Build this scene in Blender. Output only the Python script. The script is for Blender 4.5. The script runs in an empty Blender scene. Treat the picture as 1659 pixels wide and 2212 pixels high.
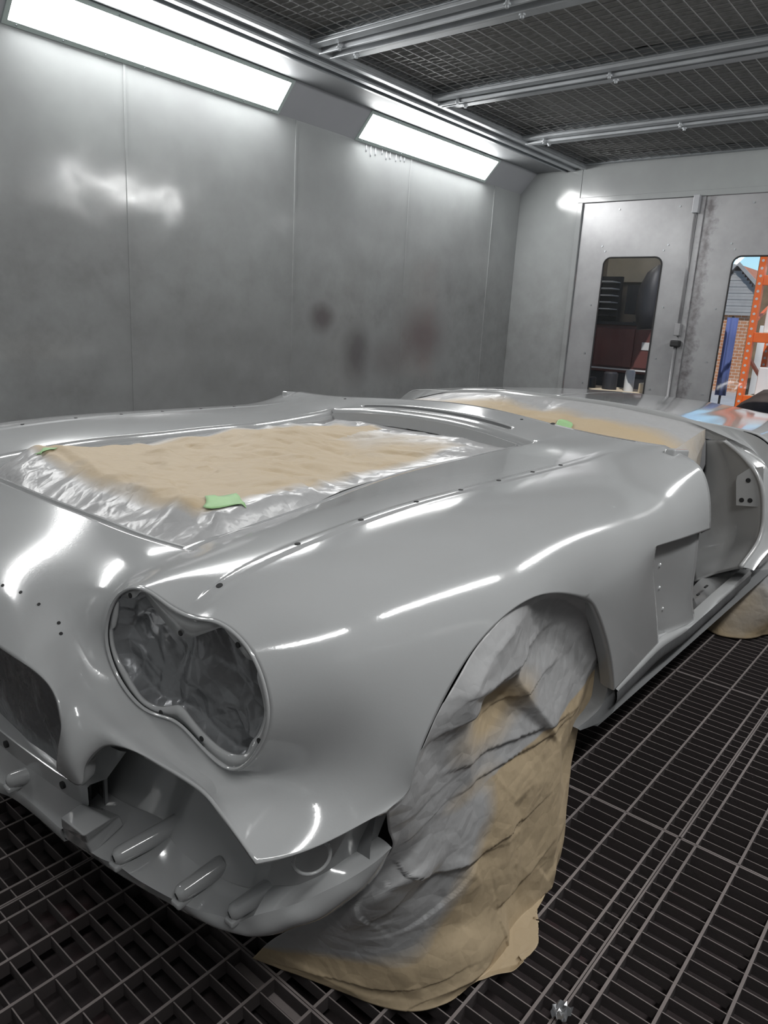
import bpy, bmesh, math, random
import numpy as np
from mathutils import Vector, Matrix, noise
from mathutils.geometry import delaunay_2d_cdt

# ---------------------------------------------------------------- camera, world, lights, exposure
S = bpy.context.scene
COL = S.collection
CAM_H = 1.215
cam_data = bpy.data.cameras.new('camera')
cam = bpy.data.objects.new('camera', cam_data)
COL.objects.link(cam)
S.camera = cam
cam_data.sensor_fit = 'HORIZONTAL'
cam_data.sensor_width = 36.0
cam_data.lens = 34.2548
cam_data.clip_start = 0.05
_m = Matrix([[0.643378, 0.15832, -0.748999], [-0.763567, 0.20306, -0.61297], [0.055046, 0.966282, 0.251532]]).to_4x4()
_m.translation = Vector((0, 0, CAM_H))
cam.matrix_world = _m

S.view_settings.view_transform = 'Standard'
S.view_settings.look = 'None'
S.view_settings.gamma = 1.0
S.view_settings.use_curve_mapping = False
S.view_settings.exposure = 0.0

world = bpy.data.worlds.new('world')
S.world = world
world.use_nodes = True
wn = world.node_tree
sky = wn.nodes.new('ShaderNodeTexSky')
sky.sky_type = 'NISHITA'
sky.sun_elevation = math.radians(42)
sky.sun_rotation = math.radians(100)
sky.sun_disc = False
sk_mul = wn.nodes.new('ShaderNodeMixRGB'); sk_mul.blend_type = 'MULTIPLY'; sk_mul.inputs[0].default_value = 1; sk_mul.inputs[2].default_value = (.50, .78, 1.0, 1)
wn.links.new(sky.outputs[0], sk_mul.inputs[1]); wn.links.new(sk_mul.outputs[0], wn.nodes['Background'].inputs[0])
wn.nodes['Background'].inputs[1].default_value = 0.13
sun_d = bpy.data.lights.new('sun', 'SUN')
sun_d.energy = 3.0
sun_d.angle = 0.01
sun = bpy.data.objects.new('sun', sun_d)
sun.rotation_euler = Vector((.62, .30, -.72)).to_track_quat('-Z', 'Y').to_euler()
sun.location = (12, -4, 8)
COL.objects.link(sun)
LIGHT_EMIT = 34.0          # the booth's fluorescent fixtures (emission of their diffusers)

# ---------------------------------------------------------------- helpers
def tag(o, label=None, cat=None, group=None, kind=None):
    if label: o['label'] = label
    if cat: o['category'] = cat
    if group: o['group'] = group
    if kind: o['kind'] = kind
    return o

def empty(name, loc=(0, 0, 0), parent=None):
    o = bpy.data.objects.new(name, None)
    o.empty_display_size = 0.1
    COL.objects.link(o)
    o.location = loc
    if parent: o.parent = parent
    return o

def mesh_obj(name, verts, faces, mat, parent=None, smooth=False, sharp=None):
    """verts are world coordinates; the object's origin is put at its parent's origin"""
    off = Vector((0, 0, 0))
    p = parent
    while p is not None:
        off += p.location
        p = p.parent
    me = bpy.data.meshes.new(name)
    V = [(v[0] - off.x, v[1] - off.y, v[2] - off.z) for v in verts]
    me.from_pydata(V, [], [tuple(f) for f in faces])
    me.update()
    if smooth:
        me.polygons.foreach_set('use_smooth', [True] * len(me.polygons))
        if sharp: me.set_sharp_from_angle(angle=math.radians(sharp))
    if mat: me.materials.append(mat)
    o = bpy.data.objects.new(name, me)
    COL.objects.link(o)
    if parent: o.parent = parent
    return o

class MB:
    """collects shapes into one mesh"""
    def __init__(s): s.v = []; s.f = []
    def add(s, v, f):
        n = len(s.v); s.v += [tuple(a) for a in v]; s.f += [tuple(i + n for i in q) for q in f]
        return s
    def box(s, x0, x1, y0, y1, z0, z1):
        v = [(x, y, z) for x in (x0, x1) for y in (y0, y1) for z in (z0, z1)]
        return s.add(v, [(0, 1, 3, 2), (4, 6, 7, 5), (0, 4, 5, 1), (2, 3, 7, 6), (0, 2, 6, 4), (1, 5, 7, 3)])
    def prism(s, a, b, up, w, h):
        """bar from a to b, cross-section w (sideways) x h (along up)"""
        a, b, up = Vector(a), Vector(b), Vector(up).normalized()
        d = (b - a).normalized(); sd = d.cross(up).normalized(); up = sd.cross(d)
        v = [p + sd * i * w / 2 + up * j * h / 2 for p in (a, b) for i, j in ((-1, -1), (1, -1), (1, 1), (-1, 1))]
        return s.add(v, [(0, 3, 2, 1), (4, 5, 6, 7)] + [(i, (i + 1) % 4, 4 + (i + 1) % 4, 4 + i) for i in range(4)])
    def tube(s, pts, r, n=10, cap=True):
        pts = [Vector(p) for p in pts]
        rr = r if isinstance(r, (list, tuple)) else [r] * len(pts)
        base = len(s.v); prev = None
        for i, p in enumerate(pts):
            d = (pts[min(i + 1, len(pts) - 1)] - pts[max(i - 1, 0)]).normalized()
            if prev is None:
                a = Vector((0, 0, 1)) if abs(d.z) < .9 else Vector((1, 0, 0))
                a = a.cross(d).normalized()
            else:
                a = (prev - d * prev.dot(d)).normalized()
            prev = a; b = d.cross(a)
            for k in range(n):
                t = 2 * math.pi * k / n
                s.v.append(tuple(p + (a * math.cos(t) + b * math.sin(t)) * rr[i]))
        for i in range(len(pts) - 1):
            for k in range(n):
                a0 = base + i * n + k; a1 = base + i * n + (k + 1) % n
                s.f.append((a0, a1, a1 + n, a0 + n))
        if cap:
            s.f.append(tuple(base + k for k in range(n))[::-1])
            s.f.append(tuple(base + (len(pts) - 1) * n + k for k in range(n)))
        return s
    def grid(s, rows, flip=False, closed=False):
        b = len(s.v); n = len(rows[0])
        for r in rows: s.v += [tuple(p) for p in r]
        for i in range(len(rows) - 1):
            for j in range(n if closed else n - 1):
                q = (b + i * n + j, b + i * n + (j + 1) % n, b + (i + 1) * n + (j + 1) % n, b + (i + 1) * n + j)
                s.f.append(q[::-1] if flip else q)
        return s
    def obj(s, name, mat, parent=None, smooth=False, sharp=None):
        return mesh_obj(name, s.v, s.f, mat, parent, smooth, sharp)

def bevel(o, w=0.003, seg=2, ang=40):
    m = o.modifiers.new('bevel', 'BEVEL'); m.width = w; m.segments = seg
    m.limit_method = 'ANGLE'; m.angle_limit = math.radians(ang)
    return o

def solid(o, t, off=0):
    m = o.modifiers.new('solid', 'SOLIDIFY'); m.thickness = t; m.offset = off
    return o

def spline(pts, n, closed=False):
    """Catmull-Rom through the points, n samples evenly spread by length"""
    P = [np.array(p, float) for p in pts]
    m = len(P)
    out = []
    segs = m if closed else m - 1
    for i in range(segs):
        if closed: p0, p1, p2, p3 = P[i - 1], P[i], P[(i + 1) % m], P[(i + 2) % m]
        else:
            p1, p2 = P[i], P[i + 1]
            p0 = P[i - 1] if i > 0 else 2 * p1 - p2
            p3 = P[i + 2] if i + 2 < m else 2 * p2 - p1
        for k in range(12):
            t = k / 12
            out.append(.5 * ((2 * p1) + (-p0 + p2) * t + (2 * p0 - 5 * p1 + 4 * p2 - p3) * t * t + (-p0 + 3 * p1 - 3 * p2 + p3) * t ** 3))
    out.append(P[0] if closed else P[-1])
    out = np.array(out)
    L = np.concatenate([[0], np.cumsum(np.linalg.norm(np.diff(out, axis=0), axis=1))])
    T = np.linspace(0, L[-1], n + 1)[:-1] if closed else np.linspace(0, L[-1], n)
    return np.stack([np.interp(T, L, out[:, k]) for k in range(out.shape[1])], 1)

# ---------------------------------------------------------------- materials
def new_mat(name):
    m = bpy.data.materials.new(name); m.use_nodes = True
    nt = m.node_tree
    return m, nt, nt.nodes['Principled BSDF']

def node(nt, t, **kw):
    n = nt.nodes.new(t)
    for k, v in kw.items():
        if k in n.inputs: n.inputs[k].default_value = v
        else: setattr(n, k, v)
    return n

def noise_node(nt, scale, detail=3, rough=.55, vec=None, dist=0):
    n = node(nt, 'ShaderNodeTexNoise'); n.inputs['Scale'].default_value = scale
    n.inputs['Detail'].default_value = detail; n.inputs['Roughness'].default_value = rough
    n.inputs['Distortion'].default_value = dist
    if vec is None:
        tc = node(nt, 'ShaderNodeTexCoord'); vec = tc.outputs['Object']
    nt.links.new(vec, n.inputs['Vector'])
    return n

def ramp(nt, src, stops):
    r = node(nt, 'ShaderNodeValToRGB')
    cr = r.color_ramp
    while len(cr.elements) < len(stops): cr.elements.new(.5)
    for e, (p, c) in zip(cr.elements, stops):
        e.position = p; e.color = (*c, 1) if len(c) == 3 else c
    nt.links.new(src, r.inputs[0])
    return r

def bump(nt, bs, src, strength=.1, dist=.01, prev=None):
    b = node(nt, 'ShaderNodeBump'); b.inputs['Strength'].default_value = strength; b.inputs['Distance'].default_value = dist
    nt.links.new(src, b.inputs['Height'])
    if prev is not None: nt.links.new(prev.outputs[0], b.inputs['Normal'])
    nt.links.new(b.outputs[0], bs.inputs['Normal'])
    return b

def simple(name, col, rough=.5, metal=0, nscale=None, var=.15, bmp=0, bscale=200, bdist=.001):
    m, nt, b = new_mat(name)
    b.inputs['Base Color'].default_value = (*col, 1); b.inputs['Roughness'].default_value = rough; b.inputs['Metallic'].default_value = metal
    if nscale:
        n = noise_node(nt, nscale, 4)
        lo = tuple(c * (1 - var) for c in col); hi = tuple(min(1, c * (1 + var)) for c in col)
        r = ramp(nt, n.outputs[0], [(.3, lo), (.7, hi)])
        nt.links.new(r.outputs[0], b.inputs['Base Color'])
    if bmp:
        n = noise_node(nt, bscale, 2); bump(nt, b, n.outputs[0], bmp, bdist)
    return m

def paint_material():
    m, nt, b = new_mat('grey_gloss_paint')
    b.inputs['Base Color'].default_value = (.36, .366, .37, 1)
    b.inputs['Roughness'].default_value = .13
    b.inputs['IOR'].default_value = 1.5
    b.inputs['Coat Weight'].default_value = .6
    b.inputs['Coat Roughness'].default_value = .04
    n = noise_node(nt, 260, 2)
    bu = bump(nt, b, n.outputs[0], .10, .0006)
    nt.links.new(bu.outputs[0], b.inputs['Coat Normal'])
    return m
M_PAINT = paint_material()
M_UNDER = simple('satin_grey_underside', (.20, .205, .21), .55, 0, 3, .12)
M_SPECK = simple('dark_hole', (.015, .015, .016), .8)
M_GALV = simple('galvanised_steel', (.46, .48, .50), .42, .6, 6, .12, .05, 40, .001)
M_GALVD = simple('brushed_steel_dark', (.36, .38, .40), .36, .7, 8, .12)
M_FRAME = simple('light_frame', (.52, .60, .58), .35, .2)
M_BLACK = simple('black_rubber', (.02, .02, .021), .6)

def wall_material():
    m, nt, b = new_mat('booth_wall_paint')
    tc = node(nt, 'ShaderNodeTexCoord'); v = tc.outputs['Object']
    n1 = noise_node(nt, 1.1, 5, .6, v); n2 = noise_node(nt, 7, 5, .65, v)
    base = ramp(nt, n1.outputs[0], [(.30, (.315, .325, .33)), (.70, (.395, .415, .415))])
    # overspray fog in the middle of the wall's height
    sep = node(nt, 'ShaderNodeSeparateXYZ'); nt.links.new(v, sep.inputs[0])
    nz = node(nt, 'ShaderNodeMath', operation='ADD'); nt.links.new(sep.outputs['Z'], nz.inputs[0])
    sc = node(nt, 'ShaderNodeMath', operation='MULTIPLY'); nt.links.new(n1.outputs[0], sc.inputs[0]); sc.inputs[1].default_value = 0.7
    nt.links.new(sc.outputs[0], nz.inputs[1])
    fog = ramp(nt, nz.outputs[0], [(0.0, (.7, .7, .7)), (.42, (.85,.85,.85)), (.62, (.0, .0, .0)), (1, (0, 0, 0))])
    mp = node(nt, 'ShaderNodeMapRange'); mp.inputs['From Min'].default_value = 0; mp.inputs['From Max'].default_value = 4.0
    nt.links.new(nz.outputs[0], mp.inputs['Value']); nt.links.new(mp.outputs[0], fog.inputs[0])
    mul = node(nt, 'ShaderNodeMath', operation='MULTIPLY'); nt.links.new(fog.outputs[0], mul.inputs[0]); nt.links.new(n2.outputs[0], mul.inputs[1])
    mix = node(nt, 'ShaderNodeMixRGB'); mix.inputs[2].default_value = (.17, .165, .165, 1)
    nt.links.new(mul.outputs[0], mix.inputs[0]); nt.links.new(base.outputs[0], mix.inputs[1])
    last = mix
    # soft-edged dark blots, some reddish
    for (c, r, col, k) in WALL_BLOTS:
        d = node(nt, 'ShaderNodeVectorMath', operation='SUBTRACT'); nt.links.new(v, d.inputs[0]); d.inputs[1].default_value = c
        sc2 = node(nt, 'ShaderNodeVectorMath', operation='MULTIPLY'); nt.links.new(d.outputs[0], sc2.inputs[0]); sc2.inputs[1].default_value = (1 / r[0], 1, 1 / r[1])
        ln = node(nt, 'ShaderNodeVectorMath', operation='LENGTH'); nt.links.new(sc2.outputs[0], ln.inputs[0])
        ad = node(nt, 'ShaderNodeMath', operation='MULTIPLY_ADD'); nt.links.new(n2.outputs[0], ad.inputs[0]); ad.inputs[1].default_value = .9; nt.links.new(ln.outputs['Value'], ad.inputs[2])
        rr = ramp(nt, ad.outputs[0], [(.35, (k, k, k)), (1.0, (0, 0, 0))]); rr.color_ramp.interpolation = 'EASE'
        dv = node(nt, 'ShaderNodeMath', operation='MULTIPLY'); nt.links.new(ad.outputs[0], dv.inputs[0]); dv.inputs[1].default_value = .66
        nt.links.new(dv.outputs[0], rr.inputs[0])
        mx = node(nt, 'ShaderNodeMixRGB'); mx.inputs[2].default_value = (*col, 1)
        nt.links.new(rr.outputs[0], mx.inputs[0]); nt.links.new(last.outputs[0], mx.inputs[1]); last = mx
    nt.links.new(last.outputs[0], b.inputs['Base Color'])
    ro = ramp(nt, n2.outputs[0], [(.3, (.10, .10, .10)), (.7, (.17, .17, .17))])
    nt.links.new(ro.outputs[0], b.inputs['Roughness'])
    b.inputs['Specular IOR Level'].default_value = .5
    nb = noise_node(nt, 1.6, 2, .5, v)
    bump(nt, b, nb.outputs[0], .25, .05)
    return m
WALL_BLOTS = [((3.62, 3.6, 1.22), (.16, .13), (.09, .07, .075), .75), ((3.98, 3.6, .98), (.20, .28), (.09, .08, .085), .75),
          ((4.75, 3.6, 1.12), (.42, .30), (.13, .10, .105), .7), ((4.35, 3.6, .95), (.3, .22), (.14, .115, .115), .45), ((3.0, 3.6, .9), (1.2, .5), (.2, .2, .2), .4)]
M_WALL = wall_material()
M_BEVEL = simple('lamp_panel_paint', (.40, .41, .435), .3, 0, 2, .05)

# ================================================================= THE BOOTH
YW, YR, XB, XF, ZC = 3.6, -0.62, 6.05, -1.25, 2.55
# left wall: panels with narrow recessed joints
wl = mesh_obj('wall_left', *(lambda b: (b.v, b.f))(MB().box(XF, XB + .1, YW + .03, YW + .08, 0, 2.7)), M_UNDER); tag(wl, kind='structure')
def wall_panel(x0, x1, par, y, dy):
    o = MB().box(x0 + .0015, x1 - .0015, min(y, y + dy), max(y, y + dy), .0, 2.37).obj('wall_panel', M_WALL, par)
    bevel(o, .002, 2); return o
xs = [XF, -.07 , 1.065, 2.2, 3.35, 4.48, 5.62, XB]
for k, (a, b) in enumerate(zip(xs, xs[1:])):
    wall_panel(a, b, wl, YW, .028)
for x in xs[1:-1]:   # thin cover bead along each joint
    MB().box(x - .006, x + .006, YW - .004, YW + .01, 0, 2.366).obj('joint_strip', M_WALL, wl)
# sloped lamp band above the wall, with the light fittings set in it
def slope(y, sgn, name, lights):
    y1 = y - sgn * .145
    z0, z1 = 2.367, 2.526
    P0 = lambda x, t, d=0: (x, y + (y1 - y) * t - sgn * d * .74, z0 + (z1 - z0) * t - d * .67)
    band = empty(name); tag(band, kind='structure')
    prev = XF
    for (a, b) in lights + [(XB, None)]:
        MB().grid([[P0(prev, 0), P0(a, 0)], [P0(prev, 1), P0(a, 1)]]).obj('slope_panel', M_BEVEL, band)
        if b is None: break
        prev = b
    return P0, band
M_EMIT, nt_, b_ = new_mat('lit_diffuser')
b_.inputs['Base Color'].default_value = (.8, .8, .8, 1); b_.inputs['Emission Color'].default_value = (1, 1, .99, 1); b_.inputs['Emission Strength'].default_value = LIGHT_EMIT
M_GLASS, nt_, b_ = new_mat('pane_glass')
b_.inputs['Base Color'].default_value = (.9, .95, .93, 1); b_.inputs['Transmission Weight'].default_value = 1; b_.inputs['Roughness'].default_value = .02; b_.inputs['IOR'].default_value = 1.45
LIGHTS = [(-.63, .95), (1.62, 3.2), (3.87, 5.45)]
PL, band_l = slope(YW, 1, 'trim_1', LIGHTS)
PR, band_r = slope(YR, -1, 'trim_2', LIGHTS)
def fixture(Pf, a, b, label, side):
    t = empty('light_fitting', Pf((a + b) / 2, .5)); tag(t, label, 'light', 'booth lamps on the ' + side)
    w = .022
    m = MB()
    # frame: four bars standing slightly proud of the slope
    for (x0, x1, t0, t1) in ((a, b, 0, .1), (a, b, .9, 1.0), (a, a + w, .1, .9), (b - w, b, .1, .9)):
        rows = [[Pf(x0, t0, .0), Pf(x1, t0, .0)], [Pf(x0, t0, .008), Pf(x1, t0, .008)], [Pf(x0, t1, .008), Pf(x1, t1, .008)], [Pf(x0, t1, .0), Pf(x1, t1, .0)]]
        m.grid(rows)
        m.grid([[rows[0][0], rows[3][0]], [rows[1][0], rows[2][0]]]); m.grid([[rows[0][1], rows[3][1]], [rows[1][1], rows[2][1]]])
    m.obj('frame', M_FRAME, t)
    m = MB()   # housing behind
    m.grid([[Pf(a, .02, 0), Pf(b, .02, 0)], [Pf(a, .02, -.1), Pf(b, .02, -.1)], [Pf(a, .98, -.1), Pf(b, .98, -.1)], [Pf(a, .98, 0), Pf(b, .98, 0)]])
    m.obj('housing', M_FRAME, t)
    # diffuser glowing evenly, slightly behind the frame, with scalloped lower edge of the lamp tray
    n = 80
    lo, hi = [], []
    for k in range(n + 1):
        x = a + w * .8 + (b - a - 1.6 * w) * k / n
        lo.append(Pf(x, .11 + .012 * math.sin(k * 1.3) ** 2, .002)); hi.append(Pf(x, .9, .002))
    MB().grid([lo, hi]).obj('diffuser', M_EMIT, t)
    sc = MB()
    for k in range(8):
        x = a + .06 + (b - a - .12) * k / 7
        for tt in (.05, .95):
            c = Vector(Pf(x, tt, .010)); sc.tube([c, Vector(Pf(x, tt, .013))], .004, 6)
    tag(sc.obj('screw', M_GALVD, t), kind='stuff')
    return t
names_l = ['rectangular lamp in the slope behind the camera over the left wall', 'long bright rectangular lamp at upper left above the wall, nearer one', 'bright rectangular lamp above the left wall nearer the back corner']
names_r = ['rectangular lamp over the right wall beside the car nose', 'rectangular lamp over the right wall beside the wheel', 'rectangular lamp over the right wall near the doors']
for i in range(3):
    if i: fixture(PL, *LIGHTS[i], names_l[i], 'left wall slope')
    fixture(PR, *LIGHTS[i], names_r[i], 'right wall slope')
fixture(PL, *LIGHTS[0], names_l[0], 'left wall slope')
# dark drip marks below the farther lamp
# right wall and front wall (behind the camera)
wr = MB().box(XF, XB, YR - .05, YR, 0, 2.367).obj('wall_right', M_WALL); tag(wr, kind='structure')
wf = MB().box(XF - .05, XF, YR - .1, YW + .1, 0, 2.7).obj('wall_front', M_WALL); tag(wf, kind='structure')

# ceiling: flat steel edge strip, frames and filter panels behind wire mesh
ceil = MB().box(XF, XB, YR, YW, 2.66, 2.7).obj('ceiling', M_UNDER); tag(ceil, kind='structure')
Y1, Y0 = 3.0, -.05      # mesh field
M_STRIP = simple('painted_strip', (.25, .26, .27), .6, .2, 2, .08)
m = MB(); m.box(XF, XB, 3.21, 3.46, 2.526, 2.53); m.obj('ceiling_strip', M_STRIP, ceil)
m = MB(); m.box(XF, XB, YR + .14, Y0 - .16, 2.526, 2.53); m.obj('ceiling_strip', M_STRIP, ceil)
for (a, b) in ((Y1, 3.21), (Y0 - .16, Y0)):
    o = MB().box(XF, XB, a, b, 2.535, 2.6).obj('ceiling_rail', M_GALV, ceil); bevel(o, .004)
    c = b - .03 if a > 1 else a + .03
    d = a + .02 if a > 1 else b - .02
    mid = (a + b) / 2
    o = MB().box(XF, XB, mid - .012, mid + .03, 2.515, 2.536).obj('ceiling_rail', M_GALV, ceil); bevel(o, .004)
    o = MB().box(XF, XB, c - .01, c + .01, 2.512, 2.536).obj('ceiling_rail', M_GALVD, ceil); bevel(o, .003)
    o = MB().box(XF, XB, d - .02, d + .02, 2.522, 2.536).obj('ceiling_rail', M_GALV, ceil); bevel(o, .003)
sm = MB()
for k in range(60):
    x = XF + .1 + k * .125
    for y in (3.14, 3.185): sm.tube([(x, y, 2.536), (x, y, 2.528)], .006, 6)
tag(sm.obj('rivet', M_GALVD, ceil), kind='stuff')
M_FILTER = simple('ceiling_filter_cloth', (.21, .21, .205), .95, 0, 30, .2, .4, 90, .003)
M_WIRE = simple('zinc_wire', (.30, .30, .30), .45, .5)
bars = [(-1.25, -1.05), (-.26, .0), (.80, 1.06), (1.85, 2.11), (2.87, 3.13), (3.90, 4.12), (4.985, 5.2), (6.0, 6.05)]
for k, (a, b) in enumerate(bars):
    fr = empty('ceiling_cross_rail', ((a + b) / 2, 1.5, 2.54)); fr.parent = ceil
    w = b - a
    def prt(nm, *bx, mt=M_GALVD, bw=.003):
        o = MB().box(*bx).obj(nm, mt, fr)
        bevel(o, bw)
    prt('rail_web', a, b, Y0, Y1, 2.55, 2.60)
    if w > .1:
        prt('rail_flange', a, a + .055, Y0, Y1, 2.532, 2.55, mt=M_GALV)
        prt('rail_flange', b - .055, b, Y0, Y1, 2.532, 2.55, mt=M_GALV)
        prt('rail_lip', a + .085, a + .10, Y0, Y1 + .02, 2.518, 2.55, mt=M_GALV, bw=.002)
        prt('rail_lip', b - .095, b - .08, Y0, Y1 + .02, 2.52, 2.55, mt=M_GALV, bw=.002)
        bm = MB()
        for y in (2.86, 1.9, .95):
            for x in (a + .07, b - .065): bm.tube([(x, y, 2.55), (x, y, 2.505)], .009, 8).tube([(x, y, 2.522), (x, y, 2.515)], .016, 8)
        tag(bm.obj('bolt', M_GALV, fr), kind='stuff')
for k in range(len(bars) - 1):
    a, b = bars[k][1], bars[k + 1][0]
    pn = empty('filter_panel', ((a + b) / 2, 1.5, 2.56)); pn.parent = ceil
    rows = []
    random.seed(k)
    for i in range(13):
        rows.append([(a + (b - a) * i / 12, Y0 + (Y1 - Y0) * j / 40, 2.60 - .006 * noise.noise(Vector((i * .5 + k * 9, j * .5, 0)))) for j in range(41)])
    MB().grid(rows).obj('filter_cloth', M_FILTER, pn, True)
    mw = MB(); step = .05
    nx = int((b - a) / step)
    for i in range(nx + 1):
        x = a + (b - a) * (i + .5) / (nx + 1)
        pts = [(x, Y0 + (Y1 - Y0) * j / 20, 2.562 - .004 * math.sin(j / 20 * 18 + i)) for j in range(21)]
        for p, q_ in zip(pts, pts[1:]): mw.prism(p, q_, (0, 0, 1), .0035, .0035)
    ny = int((Y1 - Y0) / .075)
    for j in range(ny + 1):
        y = Y0 + (Y1 - Y0) * (j + .5) / (ny + 1)
        mw.prism((a, y, 2.557), (b, y, 2.557), (0, 0, 1), .0035, .0035)
    tag(mw.obj('wire_mesh', M_WIRE, pn), kind='stuff')

# back wall with the double door
wb = empty('wall_back'); tag(wb, kind='structure')
D0, D1 = 2.985, .95        # door leaf span, meeting line at y = 2.02
def wbx(nm, y0, y1, z0, z1, mt=M_WALL, x0=XB, x1=XB + .06, par=None):
    o = MB().box(x0, x1, min(y0, y1), max(y0, y1), z0, z1).obj(nm, mt, par or wb); bevel(o, .003); return o
wbx('wall_panel', 3.0285, YW + .08, 0, 2.7)
wbx('wall_panel', D1 - .05, 3.0265, 2.29, 2.7)
wbx('wall_panel', YR - .1, D1 - .04, 0, 2.7)
fo = empty('door_frame'); fo.parent = wb; fo.location = (0, 0, 0)
wbx('head_rail', D1 - .05, 3.034, 2.262, 2.304, M_WALL, XB - .018, XB + .05, fo)
wbx('side_post', 2.99, 3.034, 0, 2.263, M_WALL, XB - .018, XB + .05, fo)
M_DOOR, nt, b = new_mat('door_paint')
tc = node(nt, 'ShaderNodeNewGeometry')
n1 = noise_node(nt, 2.2, 5, .6); n2 = noise_node(nt, 14, 4, .7)
r1 = ramp(nt, n1.outputs[0], [(.3, (.27, .27, .28)), (.7, (.40, .40, .41))])
sep = node(nt, 'ShaderNodeSeparateXYZ'); nt.links.new(tc.outputs['Position'], sep.inputs[0])
# dark overspray blown through the gap at the meeting edge (y = 2.0)
ab = node(nt, 'ShaderNodeMath', operation='SUBTRACT'); nt.links.new(sep.outputs['Y'], ab.inputs[0]); ab.inputs[1].default_value = 1.955
ab2 = node(nt, 'ShaderNodeMath', operation='ABSOLUTE'); nt.links.new(ab.outputs[0], ab2.inputs[0])
md = node(nt, 'ShaderNodeMath', operation='MULTIPLY'); nt.links.new(n2.outputs[0], md.inputs[0]); md.inputs[1].default_value = .22
sb = node(nt, 'ShaderNodeMath', operation='ADD'); nt.links.new(ab2.outputs[0], sb.inputs[0]); nt.links.new(md.outputs[0], sb.inputs[1])
rr = ramp(nt, sb.outputs[0], [(.085, (.8, .8, .8)), (.165, (0, 0, 0))])
mx = node(nt, 'ShaderNodeMixRGB'); mx.inputs[2].default_value = (.10, .085, .09, 1)
nt.links.new(rr.outputs[0], mx.inputs[0]); nt.links.new(r1.outputs[0], mx.inputs[1]); nt.links.new(mx.outputs[0], b.inputs['Base Color'])
b.inputs['Roughness'].default_value = .35; b.inputs['Metallic'].default_value = .25
M_TINT, nt_, b_ = new_mat('door_glass')
b_.inputs['Base Color'].default_value = (.93, .92, .9, 1); b_.inputs['Transmission Weight'].default_value = 1; b_.inputs['Roughness'].default_value = .0; b_.inputs['IOR'].default_value = 1.45
def door(name, ya, yb, wy0, wy1):
    """leaf from ya to yb (ya > yb) with a window wy0 > wy1, z .45 .. 1.83, rounded corners"""
    d = empty(name, (XB, ya, 0)); tag(d, kind='structure')
    z0, z1, r = .45, 1.83, .06
    outer = [(ya, .02), (ya, 2.26), (yb, 2.26), (yb, .02)]
    hole = []
    for (cy_, cz, a0) in ((wy0 - r, z1 - r, 0), (wy1 + r, z1 - r, 90), (wy1 + r, z0 + r, 180), (wy0 - r, z0 + r, 270)):
        for k in range(7):
            t = math.radians(a0 + k * 15); hole.append((cy_ + r * math.cos(t), cz + r * math.sin(t)))
    pts = [Vector(p) for p in outer + hole]; no = len(outer)
    vv, ee, ff, *_ = delaunay_2d_cdt(pts, [], [list(range(no))[::-1], ], 1, 1e-6) if False else (None, None, None)
    n = len(hole)
    # ring the hole with the outline (nearest-corner fan)
    V = [(XB + .005, p[0], p[1]) for p in outer + hole] ; F = []
    cidx = [1, 2, 3, 0]   # outline corner nearest to each hole corner group
    for g in range(4):
        s = no + g * 7
        for k in range(6): F.append((s + k, s + k + 1, cidx[g]))
        nx = no + ((g + 1) % 4) * 7
        F.append((s + 6, nx, cidx[(g + 1) % 4], cidx[g]))
    o = mesh_obj('leaf', V, F, M_DOOR, d); solid(o, .012, 1)
    bm = bmesh.new(); bm.from_mesh(o.data); bmesh.ops.recalc_face_normals(bm, faces=bm.faces)
    if sum(f.normal.x for f in bm.faces) > 0: bmesh.ops.reverse_faces(bm, faces=bm.faces)
    bm.to_mesh(o.data); bm.free(); o.modifiers[0].offset = -1
    mb = MB(); ring = [Vector((XB + .001, p[0], p[1])) for p in hole]
    mb.tube(ring + [ring[0]], .006, 6, False); mb.obj('gasket', M_BLACK, d, True)
    g = mesh_obj('pane', [(XB + .010, p[0], p[1]) for p in hole], [tuple(range(n))], M_TINT, d); solid(g, .005)
    s = MB()
    for (yy, zz) in [(wy0 + .03, z1 + .09), (wy1 - .03, z1 + .09), (wy0 + .07, 1.45), (wy1 - .06, 1.45), (wy0 + .07, 1.05), (wy1 - .06, 1.05), (wy0 + .0, z1 + .05), (wy1 + .0, z1 + .05), (wy0 - .08, 2.2), (wy1 - .08, 2.2), (wy0+.06, .8), (wy1-.05, .8)]:
        s.tube([(XB + .006, yy, zz), (XB + .0, yy, zz)], .007, 8)
    tag(s.obj('screw', M_GALVD, d), kind='stuff')
    return d
d1 = door('door_1', 2.985, 2.02, 2.75, 2.265)
d2 = door('door_2', 2.005, .95, 1.735, 1.25)
# cover strip and rods on the meeting edge
lk = MB().box(XB - .012, XB + .004, 1.995, 2.045, .02, 2.262).obj('cover_strip', M_DOOR, d1); bevel(lk, .004)
o = MB().box(XB - .05, XB, 2.03, 2.075, 2.14, 2.27).obj('rod_box', M_BEVEL, d1); bevel(o, .004)
MB().tube([(XB - .025, 2.052, 2.15), (XB - .025, 2.052, 1.33)], .010, 8).obj('lock_rod', M_DOOR, d1, True)
o = MB().box(XB - .05, XB, 2.03, 2.075, 1.235, 1.33).obj('latch_box', M_DOOR, d1); bevel(o, .006)
o = MB().box(XB - .07, XB, 2.015, 2.085, 1.15, 1.20).obj('latch_handle', M_BLACK, d1); bevel(o, .01)
MB().tube([(XB - .025, 2.055, 1.15), (XB - .025, 2.055, .05)], .010, 8).obj('lock_rod', M_DOOR, d1, True)

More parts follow.
